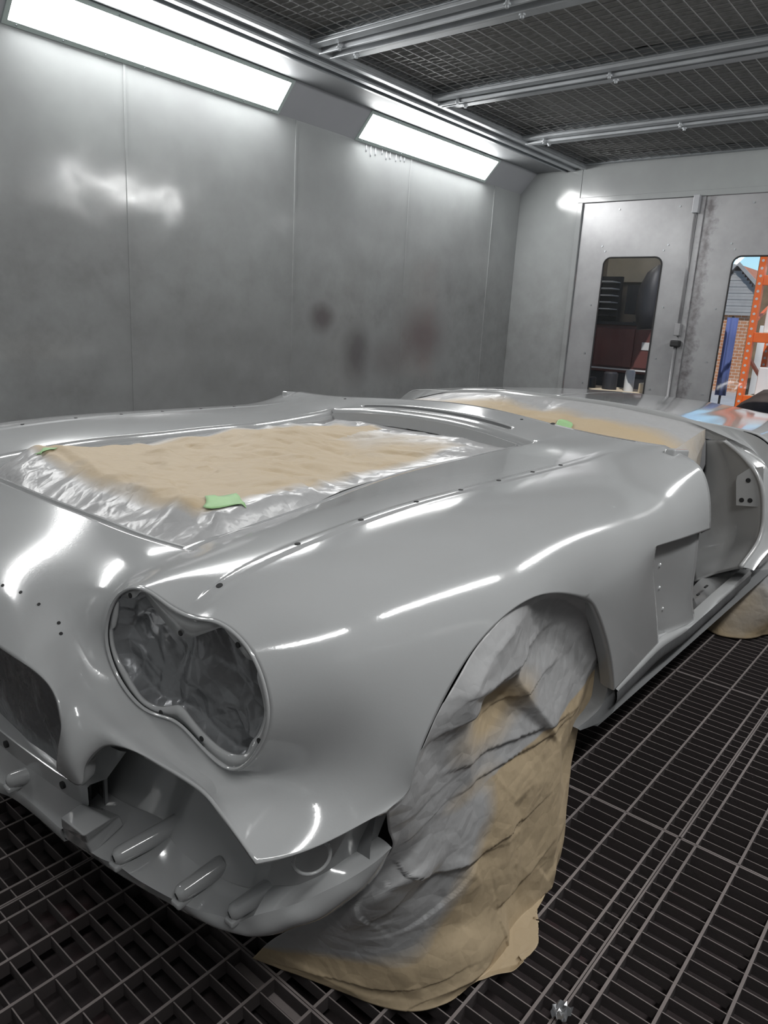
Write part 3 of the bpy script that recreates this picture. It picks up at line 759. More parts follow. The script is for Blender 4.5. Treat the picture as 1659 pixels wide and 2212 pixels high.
# ---- headlight flange (flat face inside the rim), one per side
rim = EDGE['rim'][:-1]
def flange(side):
    f = (lambda p: p) if side > 0 else mir
    m2 = [(float(p[1]), float(p[2])) for p in rim]
    c = np.mean(m2, 0)
    ins = [tuple(np.array(q) + (c - np.array(q)) / np.linalg.norm(c - np.array(q)) * .0025) for q in m2]
    hole = spline([(y, z, 0) for y, z in HOLE], 150, True)[:, :2]
    v, fc = cdt(ins, [[tuple(h) for h in hole]])
    hl = [tuple(h) for h in hole]
    V = [f((rim_x(p[0]) + .003, p[0], p[1])) for p in v]; F = []
    F += [tuple(t) for t in fc]
    # rounded join from the rim edge down to the face
    b0 = len(V); n = len(rim)
    V += [f(tuple(p)) for p in rim]; V += [f((float(p[0]) + .0012, q[0] * .5 + float(p[1]) * .5, q[1] * .5 + float(p[2]) * .5)) for p, q in zip(rim, ins)]
    V += [f((rim_x(q[0]) + .003, q[0], q[1])) for q in ins]
    for r in range(2):
        for i in range(n): F.append((b0 + r * n + i, b0 + r * n + (i + 1) % n, b0 + (r + 1) * n + (i + 1) % n, b0 + (r + 1) * n + i))
    o = mesh_obj('headlamp_flange', V, F, M_PAINT, car); outward(o, (-1, 0, 0)); solid(o, .005, -1)
    o.data.polygons.foreach_set('use_smooth', [True] * len(o.data.polygons)); o.data.set_sharp_from_angle(angle=math.radians(50))
    for (y, z) in HOLE_SCREWS:
        s = MB(); x = rim_x(y) + .003
        s.tube([f((x - .0012, y, z)), f((x + .004, y, z))], .0042, 12); s.obj('screw_hole', M_SPECK, car)
    # crumpled film behind the flange
    small = [tuple(np.array(q) + (c - np.array(q)) / np.linalg.norm(c - np.array(q)) * .005) for q in m2[::3]]
    pts = fill(small, .0042, .2)
    v, fc = cdt(small, (), pts)
    V = []
    for p in v:
        d = edge_dist(p, small)
        k = min(1, d / .016)
        V.append(f((rim_x(p[0]) + .005 + .024 * k - k * (.0035 * crumple((p[0], p[1], 0), 1.8, 3 * side) + .010 * FT(p[0] * 7, p[1] * 7)) , p[0], p[1])))
    o = mesh_obj('masking_film', V, [tuple(t) for t in fc], M_FILM, None, True)
    outward(o, (-1, 0, 0))
    tag(o, 'crumpled grey film masking the %s headlamp opening' % ('near, larger looking' if side > 0 else 'far, unseen'), 'masking', None)
    return o
fl = flange(1); fl2 = flange(-1)
fl['label'] = 'crumpled silver grey film inside the kidney shaped headlamp opening'
fl2['label'] = 'crumpled silver grey film inside the headlamp opening on the car side by the left wall'

# ---- returned edge under the front lip and along the side
def strip(name, rows, mat=M_PAINT, both=True, par=car, ref=None, thick=0, smooth=True, sharp=60):
    out = []
    for s in ((1, -1) if both else (1,)):
        rr_ = [[tuple(p) if s > 0 else mir(p) for p in r] for r in rows]
        o = MB().grid(rr_).obj(name, mat, par, smooth, sharp)
        if ref: outward(o, ref if s > 0 else (ref[0], -ref[1], ref[2]))
        if thick: solid(o, thick, -1)
        out.append(o)
    return out
lip = EDGE['lip']
strip('lip_return', [[tuple(p) for p in lip], [(p[0] + .003, p[1] + .003, p[2] - .004) for p in lip], [(p[0] + .009, p[1] + .008, p[2] - .008) for p in lip], [(p[0] + .030, p[1] + .022, p[2] - .011) for p in lip]], ref=(0, 0, -1))
arch = EDGE['arch']; ac = np.array((1.14, .54, .45))
ar = [[tuple(p) for p in arch]]
for (dy, k) in ((.004, .002), (.012, .0), (.035, -.004)):
    r = []
    for p in arch:
        d = np.array((p[0] - ac[0], 0, p[2] - ac[2])); d /= np.linalg.norm(d)
        r.append(tuple(np.array(p) + np.array((0, dy, 0)) + d * k * -1))
    ar.append(r)
strip('arch_return', ar, ref=(0, 0, -1))
# foot of the fender behind the wheel, curling under to the rocker
fo_ = spline([(1.542,0.545,0.422), (1.567,0.547,0.382), (1.568,0.552,0.35), (1.511,0.56,0.343), (1.447,0.575,0.345)], 24)
fi_ = spline([(1.505,0.549,0.493), (1.516,0.552,0.432), (1.512,0.558,0.389), (1.479,0.567,0.368), (1.439,0.58,0.352)], 24)
strip('fender_foot', [[tuple(p) for p in fo_], [tuple((p + q) / 2 + (0, -.001, 0)) for p, q in zip(fo_, fi_)], [tuple(p) for p in fi_], [tuple(p + (0, .05, 0)) for p in fi_]], M_UNDER, ref=(-1, -.6, 0))  # darker material puts the shade on this turned-under face into its colour
# ---- bumper bay: shelf, back wall, mounting bosses, corner piece
bw_bot = [(.545, 1.165, .345), (.597, 1.16, .335), (.60, 1.09, .33), (0.632,0.985,0.34), (0.614,0.935,0.34), (0.607,0.88,0.34), (0.613,0.81,0.34), (0.631,0.745,0.34), (0.637,0.703,0.37), (0.653,0.664,0.385), (0.691,0.643,0.395), (0.726,0.633,0.405), (0.762,0.622,0.415), (0.776,0.61,0.43)]
bw_top = [(.545, 1.16, .58), (.597, 1.15, .54), (.60, 1.08, .53), (.615, .99, .53), (.63, .94, .53), (.64, .87, .53), (.645, .80, .53), (.65, .74, .528), (.655, .69, .53), (.672, .64, .535), (.70, .608, .54), (.73, .597, .545), (.765, .588, .548), (.80, .585, .553)]
B0 = spline(bw_bot, 70); T0 = spline(bw_top, 70)
rows = []
for k in range(13):
    t = k / 12; bl = .05 * math.sin(math.pi * t) * (1 - abs(2 * t - 1) ** 4 * .2)
    rows.append([tuple(B0[i] * (1 - t) + T0[i] * t + np.array((bl, bl * .25, 0)) * min(1, max(0, (54 - i) / 22))) for i in range(70)])
strip('bumper_bay_wall', rows, ref=(-1, -.3, 0))
sh_front = [(.516, 1.135, .312), (0.522,1.023,0.311), (0.536,0.972,0.31), (0.541,0.922,0.31), (0.554,0.853,0.31), (0.567,0.799,0.312), (0.582,0.761,0.315), (0.591,0.724,0.322), (0.598,0.697,0.345)]
sh_back = [(.60, 1.13, .345), (.61, 1.06, .343), (0.632,0.985,0.34), (0.614,0.935,0.34), (0.607,0.88,0.34), (0.613,0.81,0.34), (0.626,0.761,0.34), (0.636,0.729,0.35), (0.637,0.703,0.37)]
F0 = spline(sh_front, 50); K0_ = spline(sh_back, 50)
strip('bumper_shelf', [[tuple(F0[i] * (1 - t) + K0_[i] * t - np.array((0, 0, .006 * math.sin(math.pi * t)))) for i in range(50)] for t in np.linspace(0, 1, 9)], ref=(0, 0, 1))
# front skirt below the shelf, running into the corner piece
c_in = [(0.637,0.703,0.37), (0.653,0.664,0.385), (0.691,0.643,0.395), (0.726,0.633,0.405), (0.762,0.622,0.415), (0.776,0.61,0.43)]
c_out = [(0.598,0.697,0.345), (0.624,0.672,0.355), (0.654,0.654,0.36), (0.685,0.631,0.375), (0.718,0.61,0.39), (0.746,0.591,0.41), (0.772,0.578,0.43)]
CI = spline(c_in, 40); CO = spline(c_out, 40)
rows = []
for t in np.linspace(0, 1, 6): rows.append([tuple(CI[i] * (1 - t) + CO[i] * t + np.array((0, 0, .002 * math.sin(math.pi * t)))) for i in range(40)])
strip('corner_top', rows, ref=(0, 0, 1))
sk_bot = [(.512, 1.135, .300), (0.532,1.044,0.286), (0.537,1.001,0.286), (0.55,0.931,0.284), (0.562,0.87,0.283), (0.582,0.778,0.283), (0.602,0.732,0.285), (0.634,0.692,0.288), (0.664,0.672,0.294), (0.698,0.646,0.305), (0.74,0.627,0.325), (0.775,0.606,0.36), (0.777,0.582,0.425)]
sk_top = [(.516, 1.135, .312)] + sh_front[1:8] + c_out[1:]
SB = spline(sk_bot, 110); 
ta = spline(sh_front[:9] + c_out[1:], 110)
rows = []
for t in np.linspace(0, 1, 9):
    r = []
    for i in range(110):
        bulge = .012 * math.sin(math.pi * min(1, t * 1.0)) * min(1, max(0, (i - 45) / 20)) * min(1, (109 - i) / 14)
        r.append(tuple(ta[i] * (1 - t) + SB[i] * t + np.array((-bulge * .6, -bulge, 0))))
    rows.append(r)
last = np.array(rows[-1])
for (dx, dz) in ((.012, -.008), (.05, -.012), (.12, -.004)):
    rows.append([tuple(p + np.array((dx * .8, dx * .75 * min(1, i / 60), dz * min(1, (109 - i) / 20)))) for i, p in enumerate(last)])
strip('front_skirt', rows, ref=(-1, -.5, -.2))
# end cap of the corner piece
e = MB(); m_ = [tuple(r[-1]) for r in rows[:9]]
e.add([tuple(CI[-1])] + m_ + [tuple(np.array(m_[-1]) + (.0, .05, -.0))], [(0, i, i + 1) for i in range(1, 10)])
for s in (1, -1): mesh_obj('corner_end', [p if s > 0 else mir(p) for p in e.v], e.f, M_PAINT, car)
# mounting bosses: half-sunk tubes with a bolt hole and a square pocket
def boss(a, b, r=.0155, pocket=True):
    for s in (1, -1):
        f = (lambda p: p) if s > 0 else mir
        a_, b_ = Vector(f(a)) - Vector((0, 0, .004)), Vector(f(b)) - Vector((0, 0, .010)); d = (b_ - a_).normalized()
        m = MB(); m.tube([a_ - d * .001, a_ + d * .004, a_ + d * .012, b_, b_ + d * .03], [r * .55, r * .92, r, r * 1.12, r * 1.2], 20)
        o = m.obj('bumper_boss', M_PAINT, car, True, 40)
        h = MB(); h.tube([a_ - d * .0022, a_ + d * .006], r * .36, 12); h.obj('bolt_hole', M_SPECK, o)
        ft = a_ + Vector((0, 0, -r * .75)) + d * .004
        q = MB(); q.prism(ft + Vector((-.010, 0, -.004)), ft + Vector((.020, 0, -.002)), (0, 0, 1), r * 1.6, .013)
        bevel(q.obj('boss_foot', M_PAINT, o), .005, 3)
boss((0.533,0.975,0.328), (0.616,0.956,0.35))
boss((0.555,0.829,0.33), (0.604,0.818,0.35), .0145)
boss((0.584,0.734,0.338), (0.626,0.716,0.362), .0135)
boss((0.494,1.28,0.345), (0.536,1.256,0.362), .0150)
# centre tray, its upright wall with holes, and the step block at its end
tf = [(.515, 1.115, .318), (0.512,1.117,0.316), (0.511,1.213,0.314), (0.506,1.299,0.312), (.492, 1.36, .311), (.490, YC, .311)]
tb = [(.545, 1.075, .37), (0.537,1.089,0.37), (0.529,1.155,0.37), (0.521,1.275,0.37), (0.518,1.354,0.37), (.516, YC, .37)]
TF = spline(tf, 30); TB = spline(tb, 30)
strip('centre_tray', [[tuple(TF[i] * (1 - t) + TB[i] * t - np.array((0, 0, .012 * math.sin(math.pi * t)))) for i in range(30)] for t in np.linspace(0, 1, 7)], ref=(0, 0, 1))
strip('centre_tray_front', [[tuple(p) for p in TF], [(p[0] - .002, p[1], p[2] - .005) for p in TF], [(p[0] + .004, p[1], p[2] - .028) for p in TF], [(p[0] + .05, p[1], p[2] - .04) for p in TF]], ref=(-1, 0, 0))
strip('centre_upright', [[tuple(p) for p in TB], [(p[0] - .001, p[1], p[2] + .034) for p in TB], [(p[0] + .004, p[1], p[2] + .037) for p in TB], [(p[0] + .035, p[1], p[2] + .034) for p in TB], [(p[0] + .075, p[1], p[2] + .07) for p in TB]], ref=(-1, 0, 0))
for p in ((0.517,1.329,0.388), (0.53,1.134,0.388)):
    for s in (1, -1):
        c = Vector(p if s > 0 else mir(p)); MB().tube([c + Vector((-.004, 0, 0)), c + Vector((.01, 0, 0))], .007, 12).obj('bolt_hole', M_SPECK, car)
bt = [(0.494,1.076,0.372), (0.535,1.084,0.372), (0.549,1.01,0.372), (0.497,1.004,0.372)]
bb = [(0.516,1.099,0.3), (.57, 1.13, .30), (.585, 1.03, .33), (0.524,1.028,0.305)]
bm_ = [(0.499,1.086,0.345), (.565, 1.13, .34), (.58, 1.035, .35), (0.513,1.028,0.335)]
for s in (1, -1):
    g = (lambda p: p) if s > 0 else mir
    V = [g(p) for p in bt + bm_ + bb]
    F = [(0, 1, 2, 3)] + [(i, (i + 1) % 4, 4 + (i + 1) % 4, 4 + i) for i in range(4)] + [(4 + i, 4 + (i + 1) % 4, 8 + (i + 1) % 4, 8 + i) for i in range(4)] + [(8, 9, 10, 11)]
    o = mesh_obj('step_block', V, F, M_PAINT, car); outward(o, (0, 0, 1))
    bm2 = bmesh.new(); bm2.from_mesh(o.data); bmesh.ops.recalc_face_normals(bm2, faces=bm2.faces); bm2.to_mesh(o.data); bm2.free()
    bevel(o, .004, 3, 25)
    w = MB(); w.grid([[g((.592, 1.155, .30)), g((.592, 1.10, .30))], [g((.592, 1.16, .40)), g((.592, 1.10, .405))]]); w.obj('window_film', M_FILM, car)
    fr_ = MB()
    for a, b in (((.590, 1.10, .29), (.590, 1.10, .41)), ((.590, 1.158, .29), (.590, 1.158, .41)), ((.590, 1.10, .298), (.590, 1.158, .298))): fr_.prism(g(a), g(b), (1, 0, 0), .006, .006)
    fr_.obj('window_edge', M_PAINT, car)
    # round hole in the side recess, taped over
    ctr = Vector(g((0.631,0.612,0.478))); h = MB()
    nrm = Vector((-.50, -.86 * (1 if s > 0 else -1), .05)).normalized()
    u_ = Vector((nrm.y, -nrm.x, 0)).normalized(); v_ = nrm.cross(u_)
    ring = [ctr + u_ * .027 * math.cos(t) + v_ * .027 * math.sin(t) for t in np.linspace(0, 2 * math.pi, 25)]
    h.tube(ring, .0030, 6, False); h.obj('round_hole_rim', M_PAINT, car, True)
# grille masking film
gp = [(1.13, .40), (1.25, .40), (YC, .41), (2 * YC - 1.25, .405), (2 * YC - 1.13, .40), (2 * YC - 1.12, .60), (2 * YC - 1.17, .69), (YC, .73), (1.17, .69), (1.12, .60)]
pts = fill(gp, .02, .3); v, fc = cdt(gp, (), pts)
o = mesh_obj('masking_film', [(.545 + .02 * (p[1] - .4) - .010 * crumple((0, p[0], p[1]), 1.0, 5), p[0], p[1]) for p in v], [tuple(t) for t in fc], M_FILM, None, True)
outward(o, (-1, 0, 0)); tag(o, 'dark grey film stretched behind the wide grille opening at the nose', 'masking')

g_ = EDGE['grille'][8:]
tgt = [np.array((.555, min(YC, max(p[1], 1.125)), min(.72, max(.41, p[2] + .01)))) for p in g_]
strip('grille_return', [[tuple(p) for p in g_], [tuple(p + (.006, (.006 if p[1] < 1.1 else 0), -.001)) for p in g_], [tuple(p * .5 + q * .5) for p, q in zip(g_, tgt)], [tuple(q) for q in tgt]], ref=(0, 1, 0))
# ---- badge and trim holes in the skin
def skin_hole(p, r=.004):
    loc, nr, *_ = bvh.find_nearest(Vector(p))
    if nr.z < 0: nr = -nr
    MB().tube([loc + nr * .0012, loc - nr * .006], r, 12).obj('trim_hole', M_SPECK, car)
for p in ((0.616,0.803,0.84), (0.771,0.803,0.862), (0.92,0.803,0.878), (1.076,0.803,0.886), (1.224,0.803,0.891), (1.371,0.803,0.891), (1.522,0.803,0.89), (1.664,0.803,0.892)):
    skin_hole(p, .005); skin_hole(mir(p), .005)
for p in ((0.5,1.056,0.742), (0.5,1.04,0.73), (0.5,1.118,0.746), (0.51,1.174,0.732), (0.5,1.222,0.737), (0.5,1.258,0.736)):
    skin_hole(p, .0028)
for p in ((2.097,1.164,0.91), (2.053,1.904,0.93)): skin_hole(p, .005)

# ---- hood opening gutter
hs, hr, hf = EDGE['hside'], EDGE['hrear'], EDGE['hfront']
near = np.concatenate([hf, hs[1:], hr[1:]])                 # centre front .. corner .. rear centre
loop = [tuple(p) for p in near] + [mir(p) for p in near[::-1][1:-1]]
L2 = np.array(loop); n = len(L2)
def inset(L2, d, dz):
    out = []
    for i in range(len(L2)):
        a, b = L2[i - 3], L2[(i + 3) % len(L2)]
        t = (b - a)[:2]; t /= np.linalg.norm(t) + 1e-9
        nn = np.array((-t[1], t[0]))
        c = np.array((1.3, YC)) - L2[i][:2]
        if nn @ c < 0: nn = -nn
        out.append(np.array((L2[i][0] + nn[0] * d, L2[i][1] + nn[1] * d, L2[i][2] + dz)))
    return np.array(out)
rws = [L2, inset(L2, .003, -.004), inset(L2, .006, -.020), inset(L2, .032, -.024), inset(L2, .034, -.012), inset(L2, .040, -.012), inset(L2, .044, -.05)]
m = MB(); m.grid([[tuple(p) for p in r] for r in rws], closed=True)
o = m.obj('hood_gutter', M_PAINT, car, True, 50); outward(o, (0, 0, 1))

# ---- engine bay cover
bl = inset(L2, .033, -.024)[::4]
poly = [(float(p[0]), float(p[1])) for p in bl]
pts = fill(poly, .010, .3, seed=4)
v, fc = cdt(poly, (), pts)
def edge_z(x): return .80 + .085 * min(1, max(0, (x - .62) / 1.1)) ** .8
poly_lo = min(p[1] for p in poly); poly_hi = max(p[1] for p in poly)
V, sp = [], []
for p in v:
    x, y = p; d = edge_dist((x, y), poly)
    hi = float(np.interp(x, [.66, .70, .805, 1.1, 1.5, 1.9], [.795, .800, .862, .856, .862, .872]))
    lo_ = edge_z(x) - .012
    far = min(1, max(0, (y - 1.5) / .25)) * (1 - min(1, max(0, (x - 1.5) / .3)))
    wd_ = .05 + .10 * far
    t_ = min(1, min(abs(y - poly_lo), abs(poly_hi - y)) / wd_); t_ = t_ * t_ * (3 - 2 * t_)
    tb_ = min(1, max(0, (1.93 - x) / .10))
    zz = lo_ + (hi - lo_) * t_ * tb_ if x > .70 else lo_ + (hi - lo_) * min(t_, .3 + t_)
    fr_ = 1 - min(1, max(0, (x - .78) / .12))
    fold = crumple((x * .7, y * 1.5, 0), .55, 2.0) * .004 + crumple((x, y * .6, 0), 1.2, 8.0) * .0022 + .010 * F1_(x * .45 + .1 * y, y * .8) + .007 * F2_(x * .9, y * .5 - x * .3) + .0035 * F2_(x * 2.3 + y, y * 1.7)
    fold = fold * 1.5 + fr_ * (.016 * F1_(x * .12 + .3, y * .95) + .008 * F2_(x * .3, y * .9))
    k = min(1, d / .03)
    zz += fold * k
    V.append((x, y, zz))
    s = 1 - min(1, max(0, (d - .03) / .07)) + float(np.interp(x, [.70, .76, .81, .86], [1.0, .6, .1, 0])) + .25 * noise.noise(Vector((x * 7, y * 7, 0)))
    if x > 1.45 and y < YC + .1: s += (x - 1.45) * 1.6
    sp.append(min(1, max(0, s)))
o = mesh_obj('masking_paper', V, [tuple(t) for t in fc], M_KRAFT, None, True); outward(o, (0, 0, 1)); spray_attr(o, sp)
tag(o, 'creased tan kraft paper with silver overspray covering the engine bay', 'masking', 'masking papers')
engine_cover = o
ebvh = BVHTree.FromPolygons([tuple(p) for p in V], [tuple(t) for t in fc])
def patch_on(bv, quad, name, lab, h=.003, n=8):
    m = MB(); rows = []
    q = [Vector(p) for p in quad]
    for i in range(n + 1):
        r = []
        for j in range(n + 1):
            s, t = i / n, j / n
            p = (q[0] * (1 - s) + q[1] * s) * (1 - t) + (q[3] * (1 - s) + q[2] * s) * t
            hit = bv.ray_cast(Vector((p.x, p.y, 2)), Vector((0, 0, -1)))
            z = hit[0].z if hit[0] else p.z
            r.append((p.x + .006 * math.sin(3 * t + i), p.y, z + h + .002 * noise.noise(p * 40)))
        rows.append(r)
    o = m.grid(rows).obj(name, M_TAPE, None, True); solid(o, .0006, 1); tag(o, lab, 'tape', 'green tapes'); return o
patch_on(ebvh, [(0.845,1.144,0.84), (0.907,1.132,0.84), (0.868,1.039,0.84), (0.813,1.107,0.8)], 'masking_tape', 'light green tape piece at the near front corner of the engine bay paper')
patch_on(ebvh, [(0.774,1.697,0.855), (0.831,1.711,0.86), (0.831,1.7,0.855), (0.78,1.676,0.85)], 'masking_tape', 'pale green tape piece at the far front corner of the engine bay paper')

# ---- rocker, sill ledge and the recessed cove panel behind the fender
led = [(1.533,0.543,0.433), (1.677,0.547,0.439), (1.838,0.553,0.445), (2.025,0.556,0.423), (2.177,0.56,0.408), (2.462,0.566,0.41), (2.839,0.575,0.407)]
led2 = [(1.541,0.536,0.424), (1.686,0.54,0.429), (1.848,0.545,0.432), (2.034,0.55,0.413), (2.143,0.553,0.407), (2.456,0.56,0.402), (2.853,0.57,0.395)]
A, Bq = spline(led, 60), spline(led2, 60)
rw = [[tuple(p + (0, .03, 0)) for p in A], [tuple(p) for p in A], [tuple(p) for p in Bq], [tuple(p + (0, .002, -.006)) for p in Bq]]
strip('sill_ledge', rw, ref=(0, 0, 1))
rw = [[tuple(p + (0, .002, -.004)) for p in Bq]]
for k in range(1, 9):
    t = k / 8; rw.append([tuple(p + (0, .002 - .005 * math.sin(math.pi * t) + .06 * t ** 3, -.004 - .072 * t)) for p in Bq])
M_ROCK = simple('satin_rocker_underseal', (.085, .087, .09), .45, 0, 9, .3, .3, 40, .003)
strip('rocker_panel', rw, M_ROCK, ref=(0, -1, 0))
dr = EDGE['door']        # V11 up to V7 along the cove, then top edge, then door edge to the cowl
k7 = int(np.argmin([abs(p[0] - SK_V[0][0]) * 0 + np.linalg.norm(np.array(p) - np.array((1.678,0.545,0.743))) for p in dr]))
k8 = int(np.argmin([np.linalg.norm(np.array(p) - np.array((2.031,0.525,0.724))) for p in dr]))
cove_edge = dr[:k8 + 1]
strip('cove_step', [[tuple(p) for p in cove_edge], [tuple(p + (.002, .004, -.001)) for p in cove_edge], [tuple(p + (.006, .032, -.003)) for p in cove_edge]], ref=(1, 0, -1))
front = dr[:k7 + 1][::-1]; topc = dr[k7:k8 + 1]
rearc = spline([tuple(topc[-1] + (0, .02, -.003)), (2.062,0.555,0.622), (2.11,0.562,0.497), (2.189,0.562,0.398)], 25)
front = spline([tuple(p + (.004, .026, -.002)) for p in front[::6]] + [tuple(front[-1] + (.006, .012, 0))], 25)
topc = spline([tuple(p + (.004, .026, -.003)) for p in topc[::4]] + [tuple(topc[-1] + (.0, .02, -.003))], 25)
botc = spline([tuple(front[-1]), (2.033,0.558,0.418), (2.189,0.562,0.398)], 25)
rows = []
for i in range(25):
    u = i / 24; r = []
    for j in range(25):
        w = j / 24
        p = (1 - w) * front[i] + w * rearc[i] + (1 - u) * topc[j] + u * botc[j] - ((1 - u) * (1 - w) * front[0] + (1 - u) * w * rearc[0] + u * (1 - w) * front[-1] + u * w * rearc[-1])
        r.append(tuple(p + (0, .012 * math.sin(math.pi * u) * math.sin(math.pi * min(1, w * 1.0)), 0)))
    rows.append(r)
cv = strip('cove_panel', rows, ref=(0, -1, 0), thick=.004)
cvb = BVHTree.FromPolygons([p for r in rows for p in r], [(i * 25 + j, i * 25 + j + 1, (i + 1) * 25 + j + 1, (i + 1) * 25 + j) for i in range(24) for j in range(24)])
for p in ((1.796,0.56,0.662), (1.837,0.56,0.59), (1.895,0.56,0.517), (1.817,0.555,0.524)):
    loc, nr, *_ = cvb.find_nearest(Vector(p)); nr = -nr if nr.y > 0 else nr
    MB().tube([loc + nr * .003, loc - nr * .002], [.0045, .0075], 10).obj('rivet', M_PAINT, car, True, 40)
# door edge return
de = dr[k8:]
strip('door_edge_return', [[tuple(p) for p in de], [tuple(p + (.003, .003, -.002)) for p in de], [tuple(p + (-.004, .022, -.018)) for p in de]], ref=(1, 0, 0))
# inner hinge pillar: closes the fender behind the door edge
hp = [tuple(p + (-.004, .022, -.018)) for p in de[::6]]
strip('hinge_pillar', [hp, [(p[0] - .02, .86, min(p[2], .86)) for p in hp]])

# ---- cowl: vent slot and windshield edge
wd = EDGE['wind']; wl_ = [tuple(p) for p in wd] + [mir(p) for p in wd[::-1][1:]]
W3 = np.array(wl_)
m = MB().grid([[tuple(p) for p in W3], [tuple(p + (.004, 0, -.003)) for p in W3], [tuple(p + (.010, 0, -.022)) for p in W3], [tuple(p + (.016, 0, -.06)) for p in W3]])
o = m.obj('windshield_flange', M_PAINT, car, True, 50); outward(o, (1, 0, 0))
sl = [(x, y, on_skin(x, y)) for x, y in SLOT] 
m = MB().grid([[(x, y, z - .0015) for x, y, z in sl], [(x, y, z - .005) for x, y, z in sl], [(x, y, z - .030) for x, y, z in sl]], closed=True)
n_ = len(sl); m.f.append(tuple(range(2 * n_, 3 * n_)))
m.obj('vent_slot', M_UNDER, car)
# wiper hole plug
skin_hole((2.14,1.05,0.925), .007)

# ================================================================= REAR BODY, COCKPIT, UNDERBODY
def section(x, k):
    """half section (distance from centre, z) of the rear quarter at x"""
    t = (x - 2.9) / 1.9
    tap = 1 - .16 * max(0, t) ** 2.2
    zt = .955 - .02 * t - .12 * max(0, t) ** 2.5
    hump = .905 - .005 * t - .15 * max(0, t) ** 3
    pts = [(0, zt), (.25, zt - .004), (.45, zt - .018), (.56, hump + .012), (.66, hump + .006), (.74, hump), (.80, hump - .012), (.855, hump - .05), (.89, .80 - .08 * max(0, t) ** 2), (.905, .70 - .05 * max(0, t) ** 2), (.90, .60), (.885, .50), (.875, .40)]
    return [(a * tap, b) for a, b in pts]
stations = [2.90, 2.93, 3.0, 3.12, 3.25, 3.4, 3.55, 3.7, 3.85, 4.0, 4.2, 4.4, 4.55, 4.68, 4.76, 4.80]
def rear_rows(s):
    rows = []
    for x in stations:
        sec = spline([(a, b, 0) for a, b in section(x, 0)], 60)
        r = []
        arch_z = -1
        dx = (x - 3.70) / .39
        if abs(dx) < 1: arch_z = .43 + .36 * math.sqrt(1 - dx * dx)
        for i, p in enumerate(sec):
            z = p[1]
            if i > 34 and arch_z > 0:
                # squeeze the lower part above the wheel opening
                z0 = sec[34][1]; f = (z - z0) / (sec[-1][1] - z0); z = z0 + f * (max(arch_z, sec[-1][1]) - z0)
            xx = x - (.05 * (1 - (p[0] / .8) ** 2) if x < 3.0 and p[0] < .8 else 0) * ((3.0 - x) / .1)
            r.append((xx, YC - s * p[0], z))
        rows.append(r)
    return rows
for s in (1, -1):
    rr_ = rear_rows(s)
    out = []
    for a, b in zip(rr_, rr_[1:]): out += [a]
    out.append(rr_[-1])
    o = MB().grid(out).obj('rear_skin', M_PAINT, car, True); outward(o, (0, 0, 1)); solid(o, .005, -1)
fe = np.array([rear_rows(1)[0][i] for i in range(34)][::-1] + [mir(rear_rows(1)[0][i]) for i in range(1, 34)])
m = MB().grid([[tuple(p) for p in fe], [tuple(p + (-.004, 0, -.005)) for p in fe], [tuple(p + (-.004, 0, -.055)) for p in fe]])
outward(m.obj('deck_flange', M_PAINT, car, True, 60), (-1, 0, 0))
# stubs that carry the windshield pillars
for s in (1, -1):
    f = (lambda p: p) if s > 0 else mir
    a_, b_ = (2.029,0.664,0.915), (2.102,0.657,0.905)
    o = MB().prism(f((a_[0], a_[1], a_[2] - .01)), f((b_[0] + .03, b_[1], b_[2] - .01)), (0, 0, 1), .03, .035).obj('pillar_stub', M_PAINT, car); bevel(o, .006, 3)
# rear end panel
re = rear_rows(1)[-1]
tail = [re] + [[(x + d, YC - (YC - y) * k, z * 1.0 + dz) for (x, y, z) in re] for d, k, dz in ((.03, .96, -.01), (.05, .7, -.02))]
for s in (1, -1):
    o = MB().grid([[p if s > 0 else mir(p) for p in r] for r in tail]).obj('tail_panel', M_PAINT, car, True); outward(o, (1, 0, 0))

# door frame behind the opening: bead, jamb face, lower corner and striker pocket
jL = [(2.88,0.815,0.851), (2.92,0.812,0.724), (2.93,0.82,0.574), (2.9,0.826,0.446), (2.85,0.791,0.38), (2.7,0.722,0.359)]
jM = [(2.88,0.782,0.856), (2.9,0.739,0.757), (2.9,0.692,0.623), (2.88,0.667,0.506), (2.83,0.667,0.438), (2.7,0.657,0.407)]
jR = [(2.86,0.743,0.86), (2.85,0.674,0.817), (2.83,0.599,0.747), (2.82,0.564,0.645), (2.78,0.553,0.543), (2.62,0.561,0.473)]
A_, B_, C_ = spline(jL, 40), spline(jM, 40), spline(jR, 40)
rows = []
for t in np.linspace(0, 1, 13):
    if t < .5: rows.append([tuple(a * (1 - 2 * t) + b_ * 2 * t) for a, b_ in zip(A_, B_)])
    else: rows.append([tuple(a * (2 - 2 * t) + b_ * (2 * t - 1)) for a, b_ in zip(B_, C_)])
strip('door_jamb', rows, ref=(-1, 0, 0), thick=.004)
b1 = MB().tube([tuple(p) for p in C_], .008, 10).obj('jamb_bead', M_PAINT, car, True)
MB().tube([mir(p) for p in C_], .008, 10).obj('jamb_bead', M_PAINT, car, True)
jO = [(2.86,0.705,0.865), (2.88,0.638,0.831), (2.88,0.569,0.754), (2.87,0.53,0.644), (2.83,0.514,0.534), (2.66,0.527,0.461)]
O_ = spline(jO, 40)
strip('jamb_flange', [[tuple(p) for p in C_], [tuple(p + (.012, 0, 0)) for p in (C_ + O_) / 2], [tuple(p) for p in O_]], ref=(-1, 0, 0))
sk = spline([(2.86, 1.44 - .55, .918), (2.885, 1.44 - .72, .905), (2.885, 1.44 - .83, .87), (2.885, 1.44 - .895, .78), (2.885, 1.44 - .905, .66), (2.86, 1.44 - .885, .50), (2.8, 1.44 - .875, .43)], 40)
